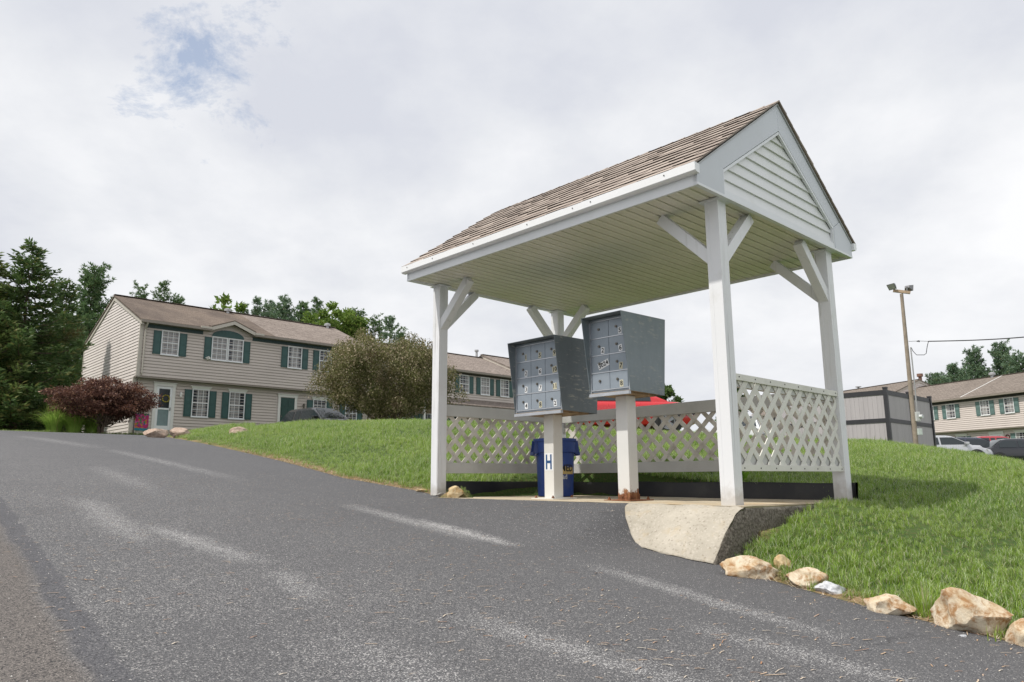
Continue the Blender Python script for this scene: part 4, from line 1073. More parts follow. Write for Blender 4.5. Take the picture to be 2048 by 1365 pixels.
def house_w():
    t = thing('townhouse_row', 'beige-pink townhouse row with pale teal shutters behind the parked cars at the right edge', 'house', (WX, WY, 0), WA, 'townhouse rows')
    EA = 6.62; FL = 1.5
    block(t, -9.6, 16, FL, EA, 1.93, 10.2, SIDB, SIDB, RFW, gut=GUTB, fr=DKFR, zo=2.72)
    S_ = dict(smat=TEALP, sw=.38, rr=rr)
    for a, b_ in ((-4.85, -4.05), (-2.82, -1.95), (.38, 1.2), (2.45, 3.26), (5.2, 6.0), (7.8, 8.6), (-8.2, -7.4), (10.5, 11.3)): window(t, a, b_, 5.0, 6.2, 0, kind='curtain', **S_)
    frieze(t, -9.3, 15.8, 6.26, 6.46, 0, DKFR)
    for a, b_ in ((2.76, 3.62), (-2.45, -1.52), (-4.55, -3.65), (5.6, 6.5), (-7, -6.1)): window(t, a, b_, 2.2, 3.52, .4, kind='curtain', crown=True, **S_)
    y = .4; x0, x1 = .70, 1.62
    m = MB(); m.box(x0-.16, x0, y-.06, y+.05, FL, 3.50); m.box(x1, x1+.16, y-.06, y+.05, FL, 3.50); m.box(x0-.16, x1+.16, y-.07, y+.05, 3.50, 3.68); m.build('door_frame', TRIMC, t)
    m = MB(); m.box(x0, x1, y-.04, y+.02, FL, 3.48); d = m.build('door', VINYL, t)
    m = MB(); m.box(x0+.12, x1-.12, y-.05, y-.041, FL+.95, 3.33); m.build('pane', PANE['dark'], d)
    m = MB(); n = 16
    for k in range(n):
        a = 2*math.pi*k/n; b2 = 2*math.pi*(k+1)/n
        m.tube([(2.1+.16*math.cos(a), y-.06, 3.2+.16*math.sin(a)), (2.1+.16*math.cos(b2), y-.06, 3.2+.16*math.sin(b2))], .035, 6)
    o = m.build('wreath', simple('dark_red_wreath', (.10, .02, .02), .8, var=.4, scale=30)); o.matrix_world = Matrix.Translation((WX, WY, 0)) @ Matrix.Rotation(WA, 4, 'Z')
    tag(o, 'small dark red wreath on the wall beside the white door of the right-hand townhouse row', 'wreath')
    # pale unit seam up the roof, vents
    sl = 1.93/4.794; m = MB(); m.bar((-1.1, -.3, EA-.3*sl+.135), (-1.1, 4.75, EA+4.75*sl+.135), .09, .02); m.build('roof_flashing', TRIMC, t)
    zz = EA+1.93*.97; m = MB(); m.lathe([(.14, zz), (.14, zz+.3), (.26, zz+.32), (.26, zz+.5), (.06, zz+.58)], 14, c=(-2.0, 4.7)); m.build('roof_vent', GALV, t, smooth=True)
house_w()
def house_w2():
    t = thing('townhouse_row', 'farther townhouse row whose tan roof and gable rise above the slatted enclosure', 'house', (WX, WY, 0), WA, 'townhouse rows')
    block(t, -30, -9.72, 1.9, 7.35, 1.95, 10.2, SIDB, SIDG, RFW, gut=GUTB)
    for a in range(-29, -11, 3): window(t, a, a+.8, 5.7, 6.9, 0, rr=rr, smat=TEALP); window(t, a, a+.8, 2.8, 4.1, .4, rr=rr, smat=TEALP)
    zz = 7.35+1.95; m = MB(); m.lathe([(.16, zz-.3), (.16, zz+.45), (.28, zz+.47), (.28, zz+.75)], 12, c=(-10.1, 5.4)); m.build('flue_pipe', simple('rusty_flue', (.20, .11, .08), .8), t)
    m = MB(); m.lathe([(.1, zz-.1), (.1, zz+.25), (.3, zz+.3), (.3, zz+.36)], 12, c=(-17.5, 4.8)); m.build('roof_vent', GALV, t)
house_w2()

# ------------------------------------------------------------------ bin enclosure of grey boards
def m_boards(g, b, o):
    P = g.n('TexCoord').outputs['Object']; s = g.n('SeparateXYZ', {0: P})
    xy = g.math('ADD', s.outputs[0], s.outputs[1])
    i = g.math('FLOOR', g.math('MULTIPLY', xy, 6.8)); r_ = g.n('TexWhiteNoise', {'W': i}, noise_dimensions='1D').outputs[0]
    n = g.noise(g.n('CombineXYZ', {0: g.math('MULTIPLY', xy, 22), 1: r_, 2: g.math('MULTIPLY', s.outputs[2], 1.1)}), 1, 5)
    c = g.mix(n, (.30, .28, .29), (.48, .45, .46)); c = g.mix(g.math('MULTIPLY', r_, .35), c, (.46, .43, .44))
    setb(g, b, color=c, rough=.7)
BOARD = material('grey_vinyl_boards', m_boards)
DKRAIL = simple('charcoal_rail', (.028, .028, .033), .5, var=.1)
def enclosure():
    cx, cy = 12.49, 24.54
    t = thing('bin_enclosure', 'tall grey board enclosure with charcoal posts and rails on the lawn crest', 'enclosure', (cx, cy, 0), TH)
    zt = 3.05; zb = 1.02
    # local: x = V, y = U
    def wall(ax, L, posts_):
        m = MB(); n = int(L/.147)
        for k in range(n):
            q0 = k*L/n+.002; q1 = (k+1)*L/n-.002
            if ax == 'x': m.box(q0, q1, -.012, .012, zb+.1, zt-.12)
            else: m.box(-.012, .012, q0, q1, zb+.1, zt-.12)
        m.build('board_panel', BOARD, t)
        m = MB()
        for z0, z1 in ((zt-.16, zt), ((zt+zb)/2-.07, (zt+zb)/2+.07), (zb+.02, zb+.12)):
            if ax == 'x': m.box(.06, L, -.03, .03, z0, z1)
            else: m.box(-.03, .03, .06, L, z0, z1)
        m.build('rail', DKRAIL, t)
        for p in posts_:
            m = MB()
            if ax == 'x': m.box(p-.06, p+.06, -.06, .06, zb-.4, zt+.05); m.box(p-.07, p+.07, -.07, .07, zt+.051, zt+.09)
            else: m.box(-.06, .06, p-.06, p+.06, zb-.4, zt+.05); m.box(-.07, .07, p-.07, p+.07, zt+.051, zt+.09)
            m.build('post', DKRAIL, t)
    wall('x', 4.3, (0, 2.15, 4.3)); wall('y', 4.0, (2.0, 4.0))
enclosure()

# ------------------------------------------------------------------ floodlight pole and its cable
WOODP = simple('weathered_pole_wood', (.29, .24, .19), .85, var=.25, scale=4, dirt=(.16, .12, .09), dirt_amt=.5, bump=.3, bscale=40)
WOODN = simple('tan_wood', (.42, .31, .21), .8, var=.2, scale=6)
FLOODM = simple('floodlight_grey', (.20, .20, .21), .45, metal=.3)
def lamp_pole():
    Y = 20.0; top = at(1803, 588, Y); bot = at(1832, 893, Y)
    t = thing('light_pole', 'leaning wooden pole carrying two floodlights and a meter box in front of the enclosure', 'light pole', (bot.x, bot.y, ground_z(bot.x, bot.y)))
    o = Vector((bot.x, bot.y, t.location.z)); d = (top-bot); L0 = top-o
    m = MB(); m.tube([Vector((0, 0, -.4)), L0*.5, L0], [.068, .056, .045], 12); m.build('pole', WOODP, t, smooth=True)
    ad = Vector((.93, -.36, 0)).normalized(); c = L0+Vector((0, 0, .06))
    m = MB(); m.bar(c-ad*.20+Vector((0, 0, .05)), c+ad*.22+Vector((0, 0, -.05)), .075, .075); arm = m.build('cross_arm', WOODN, t)
    e0 = c-ad*.17+Vector((0, 0, .05)); e1 = c+ad*.15+Vector((0, 0, -.04)); FS = .60
    for base, aim, nm in ((e0, Vector((-.75, -.35, -.55)), 0), (e1, Vector((.75, .55, -.25)), 1)):
        aim = aim.normalized(); p = base+Vector((0, 0, .05)); h = p+Vector((0, 0, .12))
        m = MB(); m.tube([p, h], .022, 8); m.tube([h, h+aim*.10], .03, 8)
        sd = aim.cross(Vector((0, 0, 1))).normalized(); up = sd.cross(aim).normalized(); q = h+aim*.04
        def PP(a, s_, u_): return q+(aim*a+sd*s_+up*u_)*FS
        m.hexa([PP(-.06, -.10, -.06), PP(-.06, .10, -.06), PP(-.06, .10, .06), PP(-.06, -.10, .06), PP(.12, -.19, -.15), PP(.12, .19, -.15), PP(.12, .19, .13), PP(.12, -.19, .13)])
        m.hexa([PP(.121, -.20, -.16), PP(.121, .20, -.16), PP(.121, .20, .14), PP(.121, -.20, .14), PP(.15, -.20, -.16), PP(.15, .20, -.16), PP(.15, .20, .14), PP(.15, -.20, .14)])
        f = m.build('floodlight', FLOODM, t, bevel=.006)
        m = MB(); m.hexa([PP(.1505, -.17, -.13), PP(.1505, .17, -.13), PP(.1505, .17, .11), PP(.1505, -.17, .11), PP(.156, -.17, -.13), PP(.156, .17, -.13), PP(.156, .17, .11), PP(.156, -.17, .11)]); m.build('lens', simple('lamp_glass', (.45, .45, .44), .2), f)
    at_h = lambda k: L0*k
    off = Vector((.085, -.06, 0))
    m = MB(); m.tube([at_h(.26)+off, at_h(.5)+off, at_h(.655)+off*.95], .018, 8); m.build('conduit', GALV, t)
    q = at_h(.225)+Vector((.07, -.085, 0)); m = MB(); m.box(q.x-.055, q.x+.055, q.y-.05, q.y+.05, q.z-.12, q.z+.13); mb_ = m.build('meter_box', simple('meter_grey', (.50, .51, .50), .5), t, bevel=.01)
    m = MB(); m.tube([(q.x+.03, q.y-.05, q.z), (q.x+.075, q.y-.12, q.z)], .05, 16); m.build('meter', simple('meter_glass', (.60, .62, .62), .2), mb_, smooth=True)
    q = at_h(.135)+Vector((.09, -.08, 0)); m = MB(); m.box(q.x-.055, q.x+.06, q.y-.04, q.y+.04, q.z-.09, q.z+.08); m.build('outlet_box', simple('outlet_pale', (.48, .53, .50), .5), t, bevel=.008)
    return o, L0
PO, PL = lamp_pole()
def cable():
    CAB = simple('black_cable', (.03, .03, .032), .6)
    k = PO+PL*.69; st = k+Vector((.62, 0, .02))
    end = at(2300, 640, 16.5); m = MB()
    pts = [st+(end-st)*q+Vector((0, 0, -.13*math.sin(math.pi*q))) for q in [i/30 for i in range(31)]]
    m.tube(pts, .014, 6)
    m.tube([st, k+Vector((.57, 0, -.12)), k+Vector((.52, 0, -.32)), k+Vector((.46, 0, -.36)), k+Vector((.25, 0, -.36)), k+Vector((.16, 0, -.25)), k+Vector((.12, -.02, -.16)), k+Vector((.09, -.02, -.20))], .009, 6)
    m.tube([k+Vector((.07, 0, .02)), k+Vector((.35, 0, .03)), st], .006, 5)
    m.tube([k+Vector((.30, 0, .02)), k+Vector((.36, 0, .035)), k+Vector((.36, 0, .0))], .018, 6)
    o = m.build('power_cable', CAB, None); tag(o, 'thin black power cable running from the wooden light pole out of the right side', 'cable')
cable()

# ------------------------------------------------------------------ garden flag
def flag():
    p = at(281, 866, 29.0); z = ground_z(p.x, p.y)
    t = thing('garden_flag', 'small bright pink garden flag on a stake beside the red maple', 'flag', (p.x, p.y, z), TH)
    m = MB(); m.tube([(-.26, 0, 0), (-.26, 0, .84)], .012, 6); m.tube([(-.26, 0, .84), (.28, 0, .84)], .01, 6); m.build('pole', DARKM, t)
    def mf(g, b, o):
        P = g.n('TexCoord').outputs['Object']; v = g.n('TexVoronoi', {'Vector': P, 'Scale': 15.0}).outputs['Color']; s = g.n('SeparateColor', {0: v}).outputs[0]
        c = g.ramp(s, [(.0, (.45, .03, .14)), (.35, (.55, .12, .28)), (.5, (.50, .22, .03)), (.65, (.06, .22, .10)), (.78, (.05, .10, .25)), (.88, (.50, .05, .16))], 'CONSTANT')
        z_ = g.n('SeparateXYZ', {0: P}).outputs[2]; c = g.mix(g.ramp(z_, [(.27, 1), (.28, 0)]), c, (.03, .22, .27)); setb(g, b, color=c, rough=.8)
    m = MB(); vs = []; 
    for i in range(13):
        for z_ in (.18, .5, .83): vs.append((-.24+.5*i/12, .02*math.sin(i*.9)*(1.1-z_), z_))
    m.add(vs, [(i*3+k, i*3+k+1, (i+1)*3+k+1, (i+1)*3+k) for i in range(12) for k in range(2)]); o = m.build('flag_cloth', material('pink_flag', mf), t)
    sm = o.modifiers.new('thick', 'SOLIDIFY'); sm.thickness = .003
flag()

# ------------------------------------------------------------------ vehicles
GLASS = simple('car_glass', (.025, .032, .036), .06, var=.0, spec=.6)
TYRE = simple('tyre_rubber', (.018, .018, .018), .8); RIM = simple('alloy_rim', (.24, .245, .25), .35, metal=.7); TRIMB = simple('black_car_trim', (.02, .02, .022), .5)
HEADL = simple('headlight_glass', (.55, .55, .52), .1, spec=.9, coat=.6); TAILL = simple('taillight_red', (.35, .01, .01), .15, coat=.6)
def paint(name, col, metal=.2): return simple(name, col, .28, metal=metal, var=.02, scale=2, coat=1.0)
def car(label, loc, head, pm, L=4.6, Wd=1.80, H=1.45, belt=.93, hood=.86, trunk=.93, gh=(-1.75, -1.05, .45, 1.30), wr=.32, kind='sedan', group=None, name='parked_car', rear_h=None, moulding=False):
    z0 = ground_z(loc[0], loc[1])
    t = thing(name, label, 'car', (loc[0], loc[1], z0), head, group)
    hw = Wd/2; hl = L/2
    xb0, xr0, xr1, xb1 = gh    # rear base, rear roof, front roof, front base (x forward)
    st = [(-hl, .62, .42, belt*.80), (-hl+.04, .80, .30, belt*.92), (-hl+.22, .95, .22, trunk-.02), (xb0-.05, 1, .20, trunk+.02), ((xb0+xb1)/2, 1.0, .20, belt), (xb1, .99, .20, belt-.02), (xb1+.35, .98, .20, hood+.03), (hl-.55, .94, .20, hood-.06), (hl-.18, .84, .22, hood-.16), (hl-.03, .66, .28, hood-.26), (hl, .50, .34, hood-.34)]
    nsub = 3; pts = []
    xs = np.array([s[0] for s in st])
    q = np.linspace(0, len(st)-1, (len(st)-1)*nsub+1)
    A = np.array(st)
    rows_ = [[float(np.interp(u, range(len(st)), A[:, k])) for k in range(4)] for u in q]
    ring = []
    for x, w, zb, zt in rows_:
        w *= hw; h = zt-zb
        half = [(0, zb), (w*.80, zb), (w*.95, zb+.05), (w*.985, zb+h*.25), (w, zb+h*.55), (w*.985, zb+h*.80), (w*.93, zt-.025), (w*.84, zt), (w*.4, zt+.022), (0, zt+.028)]
        full = half+[(-y, z) for y, z in half[-2:0:-1]]
        ring.append([(x, y, z) for y, z in full])
    m = MB(); n = len(ring[0]); vs = [p for r_ in ring for p in r_]
    m.add(vs, [(i*n+k, i*n+(k+1) % n, (i+1)*n+(k+1) % n, (i+1)*n+k) for i in range(len(ring)-1) for k in range(n)]+[tuple(range(n))[::-1], tuple(range((len(ring)-1)*n, len(ring)*n))])
    # greenhouse shell
    wb, wt = hw*.90, hw*.68
    rowsg = [(xb0, 0.0), (xb0*.5+xr0*.5, .55), (xr0-.06, .90), (xr0+.15, 1.0), ((xr0+xr1)/2, 1.03), (xr1-.2, 1.0), (xr1+.05, .93), (xr1*.5+xb1*.5, .52), (xb1, 0.0)]
    g_ = []; bz = belt-.03
    def top(x): return float(np.interp(x, [r[0] for r in rowsg], [r[1] for r in rowsg]))
    ringg = []
    for x, v in rowsg:
        zt = bz+(H-.03-bz)*v; wtop = wb+(wt-wb)*v
        half = [(wb, bz-.02), (wb+(wtop-wb)*.5, bz+(zt-bz)*.5), (wtop, zt-.03*v), (wtop*.86, zt+.005), (wtop*.4, zt+.022), (0, zt+.03)]
        full = half+[(-y, z) for y, z in half[-2::-1]]
        ringg.append([(x, y, z) for y, z in full])
    n = len(ringg[0]); m.add([p for r_ in ringg for p in r_], [(i*n+k, i*n+k+1, (i+1)*n+k+1, (i+1)*n+k) for i in range(len(ringg)-1) for k in range(n-1)]+[tuple(range(n)), tuple(range((len(ringg)-1)*n, len(ringg)*n))])
    body = m.build('body', pm, t, smooth=True, sharp=50)
    # glass panels just proud of the shell
    def side_pt(x, v, sg):
        tv = max(top(x), .02); v = min(v, tv-.10); z = bz+(H-.03-bz)*v
        wtop = wb+(wt-wb)*tv; w = wb+(wtop-wb)*(v/tv); return (x, sg*(w+.008), z)
    cuts = {'sedan': [(xb0+.42, xr0+.30+.25), ((xr0+.62), (xr0+xr1)/2+.12), ((xr0+xr1)/2+.20, xb1-.28)], 'suv': [(xb0+.18, xr0+.55), (xr0+.70, (xr0+xr1)/2+.05), ((xr0+xr1)/2+.16, xb1-.26)], 'coupe': [(xb0+.55, xr0+.42), ((xr0+.52), xb1-.30)]}[kind]
    for a, b_ in cuts:
        for sg in (1, -1):
            m = MB(); k = 8; vs = []
            for i in range(k+1):
                x = a+(b_-a)*i/k
                for v in (.10, .45, .82): vs.append(side_pt(x, v, sg))
            m.add(vs, [(i*3+j, i*3+j+1, (i+1)*3+j+1, (i+1)*3+j) for i in range(k) for j in range(2)])
            m.build('side_window', GLASS, t, smooth=True)
    for (xa, xb_, nm) in ((xr1+.04, xb1-.05, 'windshield'), (xr0-.06, xb0+.08, 'rear_window')):
        m = MB(); k = 6; vs = []
        for i in range(k+1):
            x = xa+(xb_-xa)*i/k; v = top(x); z = bz+(H-.03-bz)*v; wtop = wb+(wt-wb)*v
            for s_ in (-.90, -.6, 0, .6, .90):
                zz = z+(.03 if s_ == 0 else .024 if abs(s_) < .8 else .008)
                vs.append((x+(.01 if nm == 'windshield' else -.01), wtop*s_, zz+.008))
        m.add(vs, [(i*5+j, i*5+j+1, (i+1)*5+j+1, (i+1)*5+j) for i in range(k) for j in range(4)]); m.build(nm, GLASS, t, smooth=True)
    xw = hl-.88
    for x in (xw, -hl+.92):
        for sg in (1, -1):
            m = MB(); y1 = sg*(hw+.004); ar = wr+.07
            m.lathe([(ar, 0), (ar, .012), (wr*.3, .012)], 24); m.v = [(x+a, y1+sg*c-sg*.01, wr+b_) for a, b_, c in m.v]; m.f = m.f
            m.build('wheel_arch', TRIMB, t)
            m = MB(); m.lathe([(wr*.62, .0), (wr*.92, .0), (wr, .03), (wr, .17), (wr*.92, .2), (wr*.6, .2)], 28); m.v = [(x+a, y1+sg*(.03-c) , wr+b_) for a, b_, c in m.v]; w = m.build('wheel', TYRE, t, smooth=True)
            m = MB(); m.lathe([(wr*.63, .012), (wr*.55, .02), (wr*.50, .035)], 24); m.lathe([(.055, .018), (.001, .012)], 12)
            for s5 in range(5):
                a = 2*math.pi*s5/5; ca, sa = math.cos(a), math.sin(a); tx, ty = -sa, ca; r0, r1 = .03, wr*.58
                m.hexa([(ca*r0+tx*w1*k1, sa*r0+ty*w1*k1, d) if q_ == 0 else (ca*r1+tx*w1*k1, sa*r1+ty*w1*k1, d) for d in (.018, .035) for q_, w1, k1 in ((0, .03, -1), (0, .03, 1), (1, .045, 1), (1, .045, -1))])
            m.v = [(x+a, y1+sg*(.03-c), wr+b_) for a, b_, c in m.v]; m.build('rim', RIM, w)
    for sg in (1, -1):
        m = MB(); m.hexa([(hl-.40, sg*hw*.70, hood-.27), (hl-.10, sg*hw*.50, hood-.31), (hl-.06, sg*hw*.62, hood-.31), (hl-.34, sg*hw*.905, hood-.27), (hl-.44, sg*hw*.70, hood-.15), (hl-.16, sg*hw*.50, hood-.20), (hl-.12, sg*hw*.68, hood-.20), (hl-.40, sg*hw*.935, hood-.15)]); m.build('headlight', HEADL, t, bevel=.01)
        m = MB(); m.hexa([(-hl-.005, sg*hw*.50, belt-.28), (-hl+.10, sg*hw*.93, belt-.28), (-hl+.30, sg*hw*.965, belt-.28), (-hl+.2, sg*hw*.5, belt-.28), (-hl+.02, sg*hw*.50, belt-.12), (-hl+.12, sg*hw*.90, belt-.12), (-hl+.30, sg*hw*.95, belt-.12), (-hl+.2, sg*hw*.5, belt-.12)]); m.build('taillight', TAILL, t, bevel=.01)
        m = MB(); m.box(xb1-.38, xb1-.22, *sorted((sg*(hw*.90), sg*(hw+.16))), belt+.0, belt+.13); m.build('mirror', TRIMB if kind != 'sedan' else pm, t, bevel=.03)
        if moulding: m = MB(); m.box(-hl+.15, hl-.3, *sorted((sg*(hw-.03), sg*(hw+.014))), .50, .56); m.build('side_moulding', TRIMB, t)
    return t
def head_of(dx, dy): return math.atan2(dy, dx)
def place(px, py, Y): p = at(px, py, Y); return (p.x, p.y)
g = 'cars parked beyond the lawn'
hV = TH
car('dark grey suv parked before the green door of the townhouse row', place(640, 870, 35.5), -.72, paint('charcoal_paint', (.035, .037, .042)), L=4.75, Wd=1.86, H=1.70, belt=1.08, hood=1.03, trunk=1.12, gh=(-2.25, -1.75, .35, 1.25), wr=.36, kind='suv', group=g)
car('bright red coupe with a dark side strip seen through the back lattice', place(1214, 870, 20.0), TH+math.pi-.62, paint('red_paint', (.55, .012, .016), .05), L=4.65, Wd=1.78, H=1.27, belt=.86, hood=.78, trunk=.84, gh=(-1.55, -.62, .45, 1.40), kind='coupe', moulding=True, group=g)
car('white sedan seen through the lattice right of the red coupe', place(1490, 878, 29.0), TH+.35, paint('white_paint_car', (.75, .76, .77), 0), L=4.7, H=1.46, group=g)
car('second white car seen at the right end of the side lattice', place(1618, 884, 31.0), TH+.5, paint('offwhite_paint_car', (.66, .67, .68), 0), L=4.5, H=1.44, group=g)
car('silver sedan nearest the enclosure among the cars at the right', place(1878, 926, 37.0), TH-.92, paint('silver_paint', (.52, .53, .55), .5), L=4.6, H=1.42, group=g)
car('dark navy hatchback between the silver sedan and the black sedan', place(1940, 930, 40.0), TH-.92, paint('navy_paint', (.02, .024, .045)), L=4.3, H=1.46, gh=(-1.9, -1.35, .45, 1.3), kind='suv', group=g)
car('red car mostly hidden behind the dark hatchback and black sedan', place(1992, 927, 46.0), TH-.92, paint('dull_red_paint', (.38, .03, .04)), L=4.5, H=1.50, group=g)
car('black sedan at the right edge in front of the red car', place(2046, 934, 38.5), TH-.92, paint('black_paint', (.012, .013, .018)), L=4.7, H=1.42, group=g)

# ------------------------------------------------------------------ foliage
def leaf_mat(name, c1, c2, c3=None, f3=.15, trans=.35, rough=.55, dead=None):
    def bd(g, b, o):
        isl = g.n('NewGeometry').outputs['Random Per Island']; P = g.n('TexCoord').outputs['Object']
        c = g.mix(isl, c1, c2)
        c = g.mix(g.ramp(g.noise(P, .9, 4), [(.35, 0), (.7, .6)]), c, tuple(x*1.5 for x in c2))
        if c3: c = g.mix(g.math('LESS_THAN', g.math('FRACT', g.math('MULTIPLY', isl, 37.7)), f3), c, c3)
        if dead: c = g.mix(g.ramp(g.noise(P, .55, 3), [(.60, 0), (.70, .7)]), c, dead)
        setb(g, b, color=c, rough=rough, spec=.3)
        tr = g.n('BsdfTranslucent', {'Color': c}); mx = g.n('MixShader', {0: trans, 1: b.outputs[0], 2: tr.outputs[0]})
        g.t.links.new(mx.outputs[0], o.inputs[0])
    return material(name, bd)
BARK = simple('bark', (.13, .095, .07), .9, var=.3, scale=8, bump=.5, bscale=40)
SPR = leaf_mat('spruce_needles', (.047, .09, .032), (.092, .145, .045), (.17, .18, .06), .10, dead=(.22, .15, .07))
SPR2 = leaf_mat('olive_spruce_needles', (.09, .14, .04), (.17, .22, .07), (.27, .25, .09), .12)
PIN = leaf_mat('pine_needles', (.065, .13, .055), (.13, .205, .085), (.19, .24, .10), .1)
PIN2 = leaf_mat('blue_pine_needles', (.10, .17, .10), (.17, .25, .15), (.2, .24, .11), .1)
BRD = leaf_mat('bright_leaves', (.09, .165, .028), (.165, .25, .048), (.22, .28, .07), .15, trans=.45)
BRD2 = leaf_mat('dull_green_leaves', (.06, .11, .03), (.11, .17, .05), (.15, .2, .07), .1)
BRZ = leaf_mat('bronze_green_leaves', (.072, .09, .026), (.165, .155, .06), (.38, .31, .21), .22, dead=(.27, .17, .12), trans=.25)
RED = leaf_mat('dark_red_leaves', (.060, .028, .024), (.125, .058, .042), (.30, .17, .11), .16, dead=(.30, .13, .06), trans=.3)
ORN = leaf_mat('tall_grass_blades', (.17, .30, .05), (.32, .46, .10), (.42, .42, .15), .1, trans=.5)

def norm(a): return a/np.maximum(np.linalg.norm(a, axis=-1, keepdims=True), 1e-9)
def leaf_quads(P, D, L, Wd, rg, flat=0.0):
    """diamond leaves: P base, D direction, L length, Wd width"""
    n = len(P); r_ = norm(rg.normal(size=(n, 3))*(1-flat)+np.array([0, 0, 1.0])*flat)
    S = norm(np.cross(D, r_)); L = np.asarray(L).reshape(-1, 1)*np.ones((n, 1)); Wd = np.asarray(Wd).reshape(-1, 1)*np.ones((n, 1))
    N_ = np.cross(S, D)
    mid = P+D*L*.45+N_*L*.06
    V = np.stack([P, mid+S*Wd*.5, P+D*L, mid-S*Wd*.5], 1).reshape(-1, 3)
    F = np.arange(n*4).reshape(n, 4)
    return V, F
def limb(m, p0, p1, r0, r1, rg, n=6, sag=0.0, wob=.06):
    p0, p1 = np.array(p0, float), np.array(p1, float); L = np.linalg.norm(p1-p0)
    pts = [p0+(p1-p0)*k/n+(rg.normal(size=3)*wob*L*.25 if 0 < k < n else 0)+np.array([0, 0, sag*L*math.sin(math.pi*k/n)]) for k in range(n+1)]
    m.tube([tuple(q) for q in pts], [r0+(r1-r0)*k/n for k in range(n+1)], 7); return pts

def conifer(name, label, px, py, Y, wpx, mat, seed, kind='spruce', dens=1.0, cat='tree', group='conifers behind the houses', lean=0, low=.04, leaf=1.0, shape=.8):
    rg = np.random.default_rng(seed); top = at(px, py, Y); z0 = ground_z(top.x, top.y)
    H = top.z-z0; Rr = wpx/F_PX*Y
    t = thing(name, label, cat, (top.x, top.y, z0), 0, group)
    m = MB(); tr = limb(m, (0, 0, -.3), (lean, 0, H*.985), .018*H, .008, rg, 10, wob=.02); 
    Pl, Dl, Ll, Wl = [], [], [], []
    step = .40 if kind == 'spruce' else .46
    z = H*low+.4; k = 0
    while z < H*.985:
        f = z/H; nb = int((6 if kind == 'spruce' else 5)*dens+.5) if f < .93 else 4
        az0 = rg.uniform(0, 6.28)
        for q in range(nb):
            az = az0+6.283*q/nb+rg.normal()*.25
            zz = z+rg.uniform(-.5, .5)*step
            Lb = Rr*((1-f)**shape)*rg.uniform(.50, 1.25)+.12
            if kind == 'pine': Lb *= (.75+.5*math.sin(f*9+seed)*.5)*rg.uniform(.75, 1.15); Lb = max(Lb, .25)
            dirh = np.array([math.cos(az), math.sin(az), 0.0])
            ns = max(4, int(Lb/(.10 if kind == 'spruce' else .16)))
            u = np.linspace(0.12, 1, ns)
            if kind == 'spruce': droop = (-.28*u+.42*u**2.2)*Lb*(.9-.1*f)+(.12*f)*Lb*u
            else: droop = (.10*u+.30*u**2)*Lb+f*.35*Lb*u
            C_ = np.array([lean*f, 0, zz])+dirh*(u*Lb)[:, None]+np.array([0, 0, 1.0])*droop[:, None]
            if Lb > .8 and (q % 2 == 0): m.tube([tuple(C_[0]-dirh*.1*Lb), tuple(C_[len(C_)//2]), tuple(C_[-1])], [.008+.012*Lb, .006+.007*Lb, .004], 5, cap=False)
            tang = norm(np.gradient(C_, axis=0)); side = np.array([-dirh[1], dirh[0], 0.0])
            if kind == 'spruce':
                for sgn in (-1, 1):
                    sp = (.10+.34*(1-u)**.6)*min(1, Lb*.6)+.10
                    for layer in range(3):
                        D = norm(tang*rg.uniform(.5, 1.0, (ns, 1))+side*sgn*rg.uniform(.4, 1.1, (ns, 1))+rg.normal(size=(ns, 3))*.22+np.array([0, 0, -.12+.1*layer]))
                        off = rg.uniform(0, .7, (ns, 1))*sp[:, None]
                        Pl.append(C_+D*off+rg.normal(size=(ns, 3))*.04); Dl.append(D); Ll.append((.26*rg.uniform(.6, 1.3, ns))*leaf); Wl.append(.085*rg.uniform(.7, 1.3, ns)*leaf)
            else:
                sel = u > .35; Cs = C_[sel]; tg = tang[sel]; nn = len(Cs)
                for sub in range(2):
                    base = Cs+side*rg.uniform(-.35, .35, (nn, 1))*min(Lb*.5, 1)+rg.normal(size=(nn, 3))*.07
                    for e in range(9):
                        D = norm(tg*.7+rg.normal(size=(nn, 3))*.75+np.array([0, 0, .35])); Pl.append(base); Dl.append(D); Ll.append(.24*rg.uniform(.6, 1.2, nn)*leaf); Wl.append(.055*rg.uniform(.7, 1.3, nn)*leaf)
        z += step*rg.uniform(.8, 1.2)*(1-.35*f)
    nt = 24; P = np.array([lean, 0, H*.93])+np.stack([np.zeros(nt), np.zeros(nt), rg.uniform(0, H*.07, nt)], 1)
    D = norm(rg.normal(size=(nt, 3))*.5+np.array([0, 0, 1.0])); Pl.append(P); Dl.append(D); Ll.append(np.full(nt, .22*leaf)); Wl.append(np.full(nt, .06*leaf))
    m.build('trunk', BARK, t, smooth=True)
    V, F = leaf_quads(np.vstack(Pl), np.vstack(Dl), np.concatenate(Ll), np.concatenate(Wl), rg, .35)
    np_mesh('crown', V, F, mat, t); return t

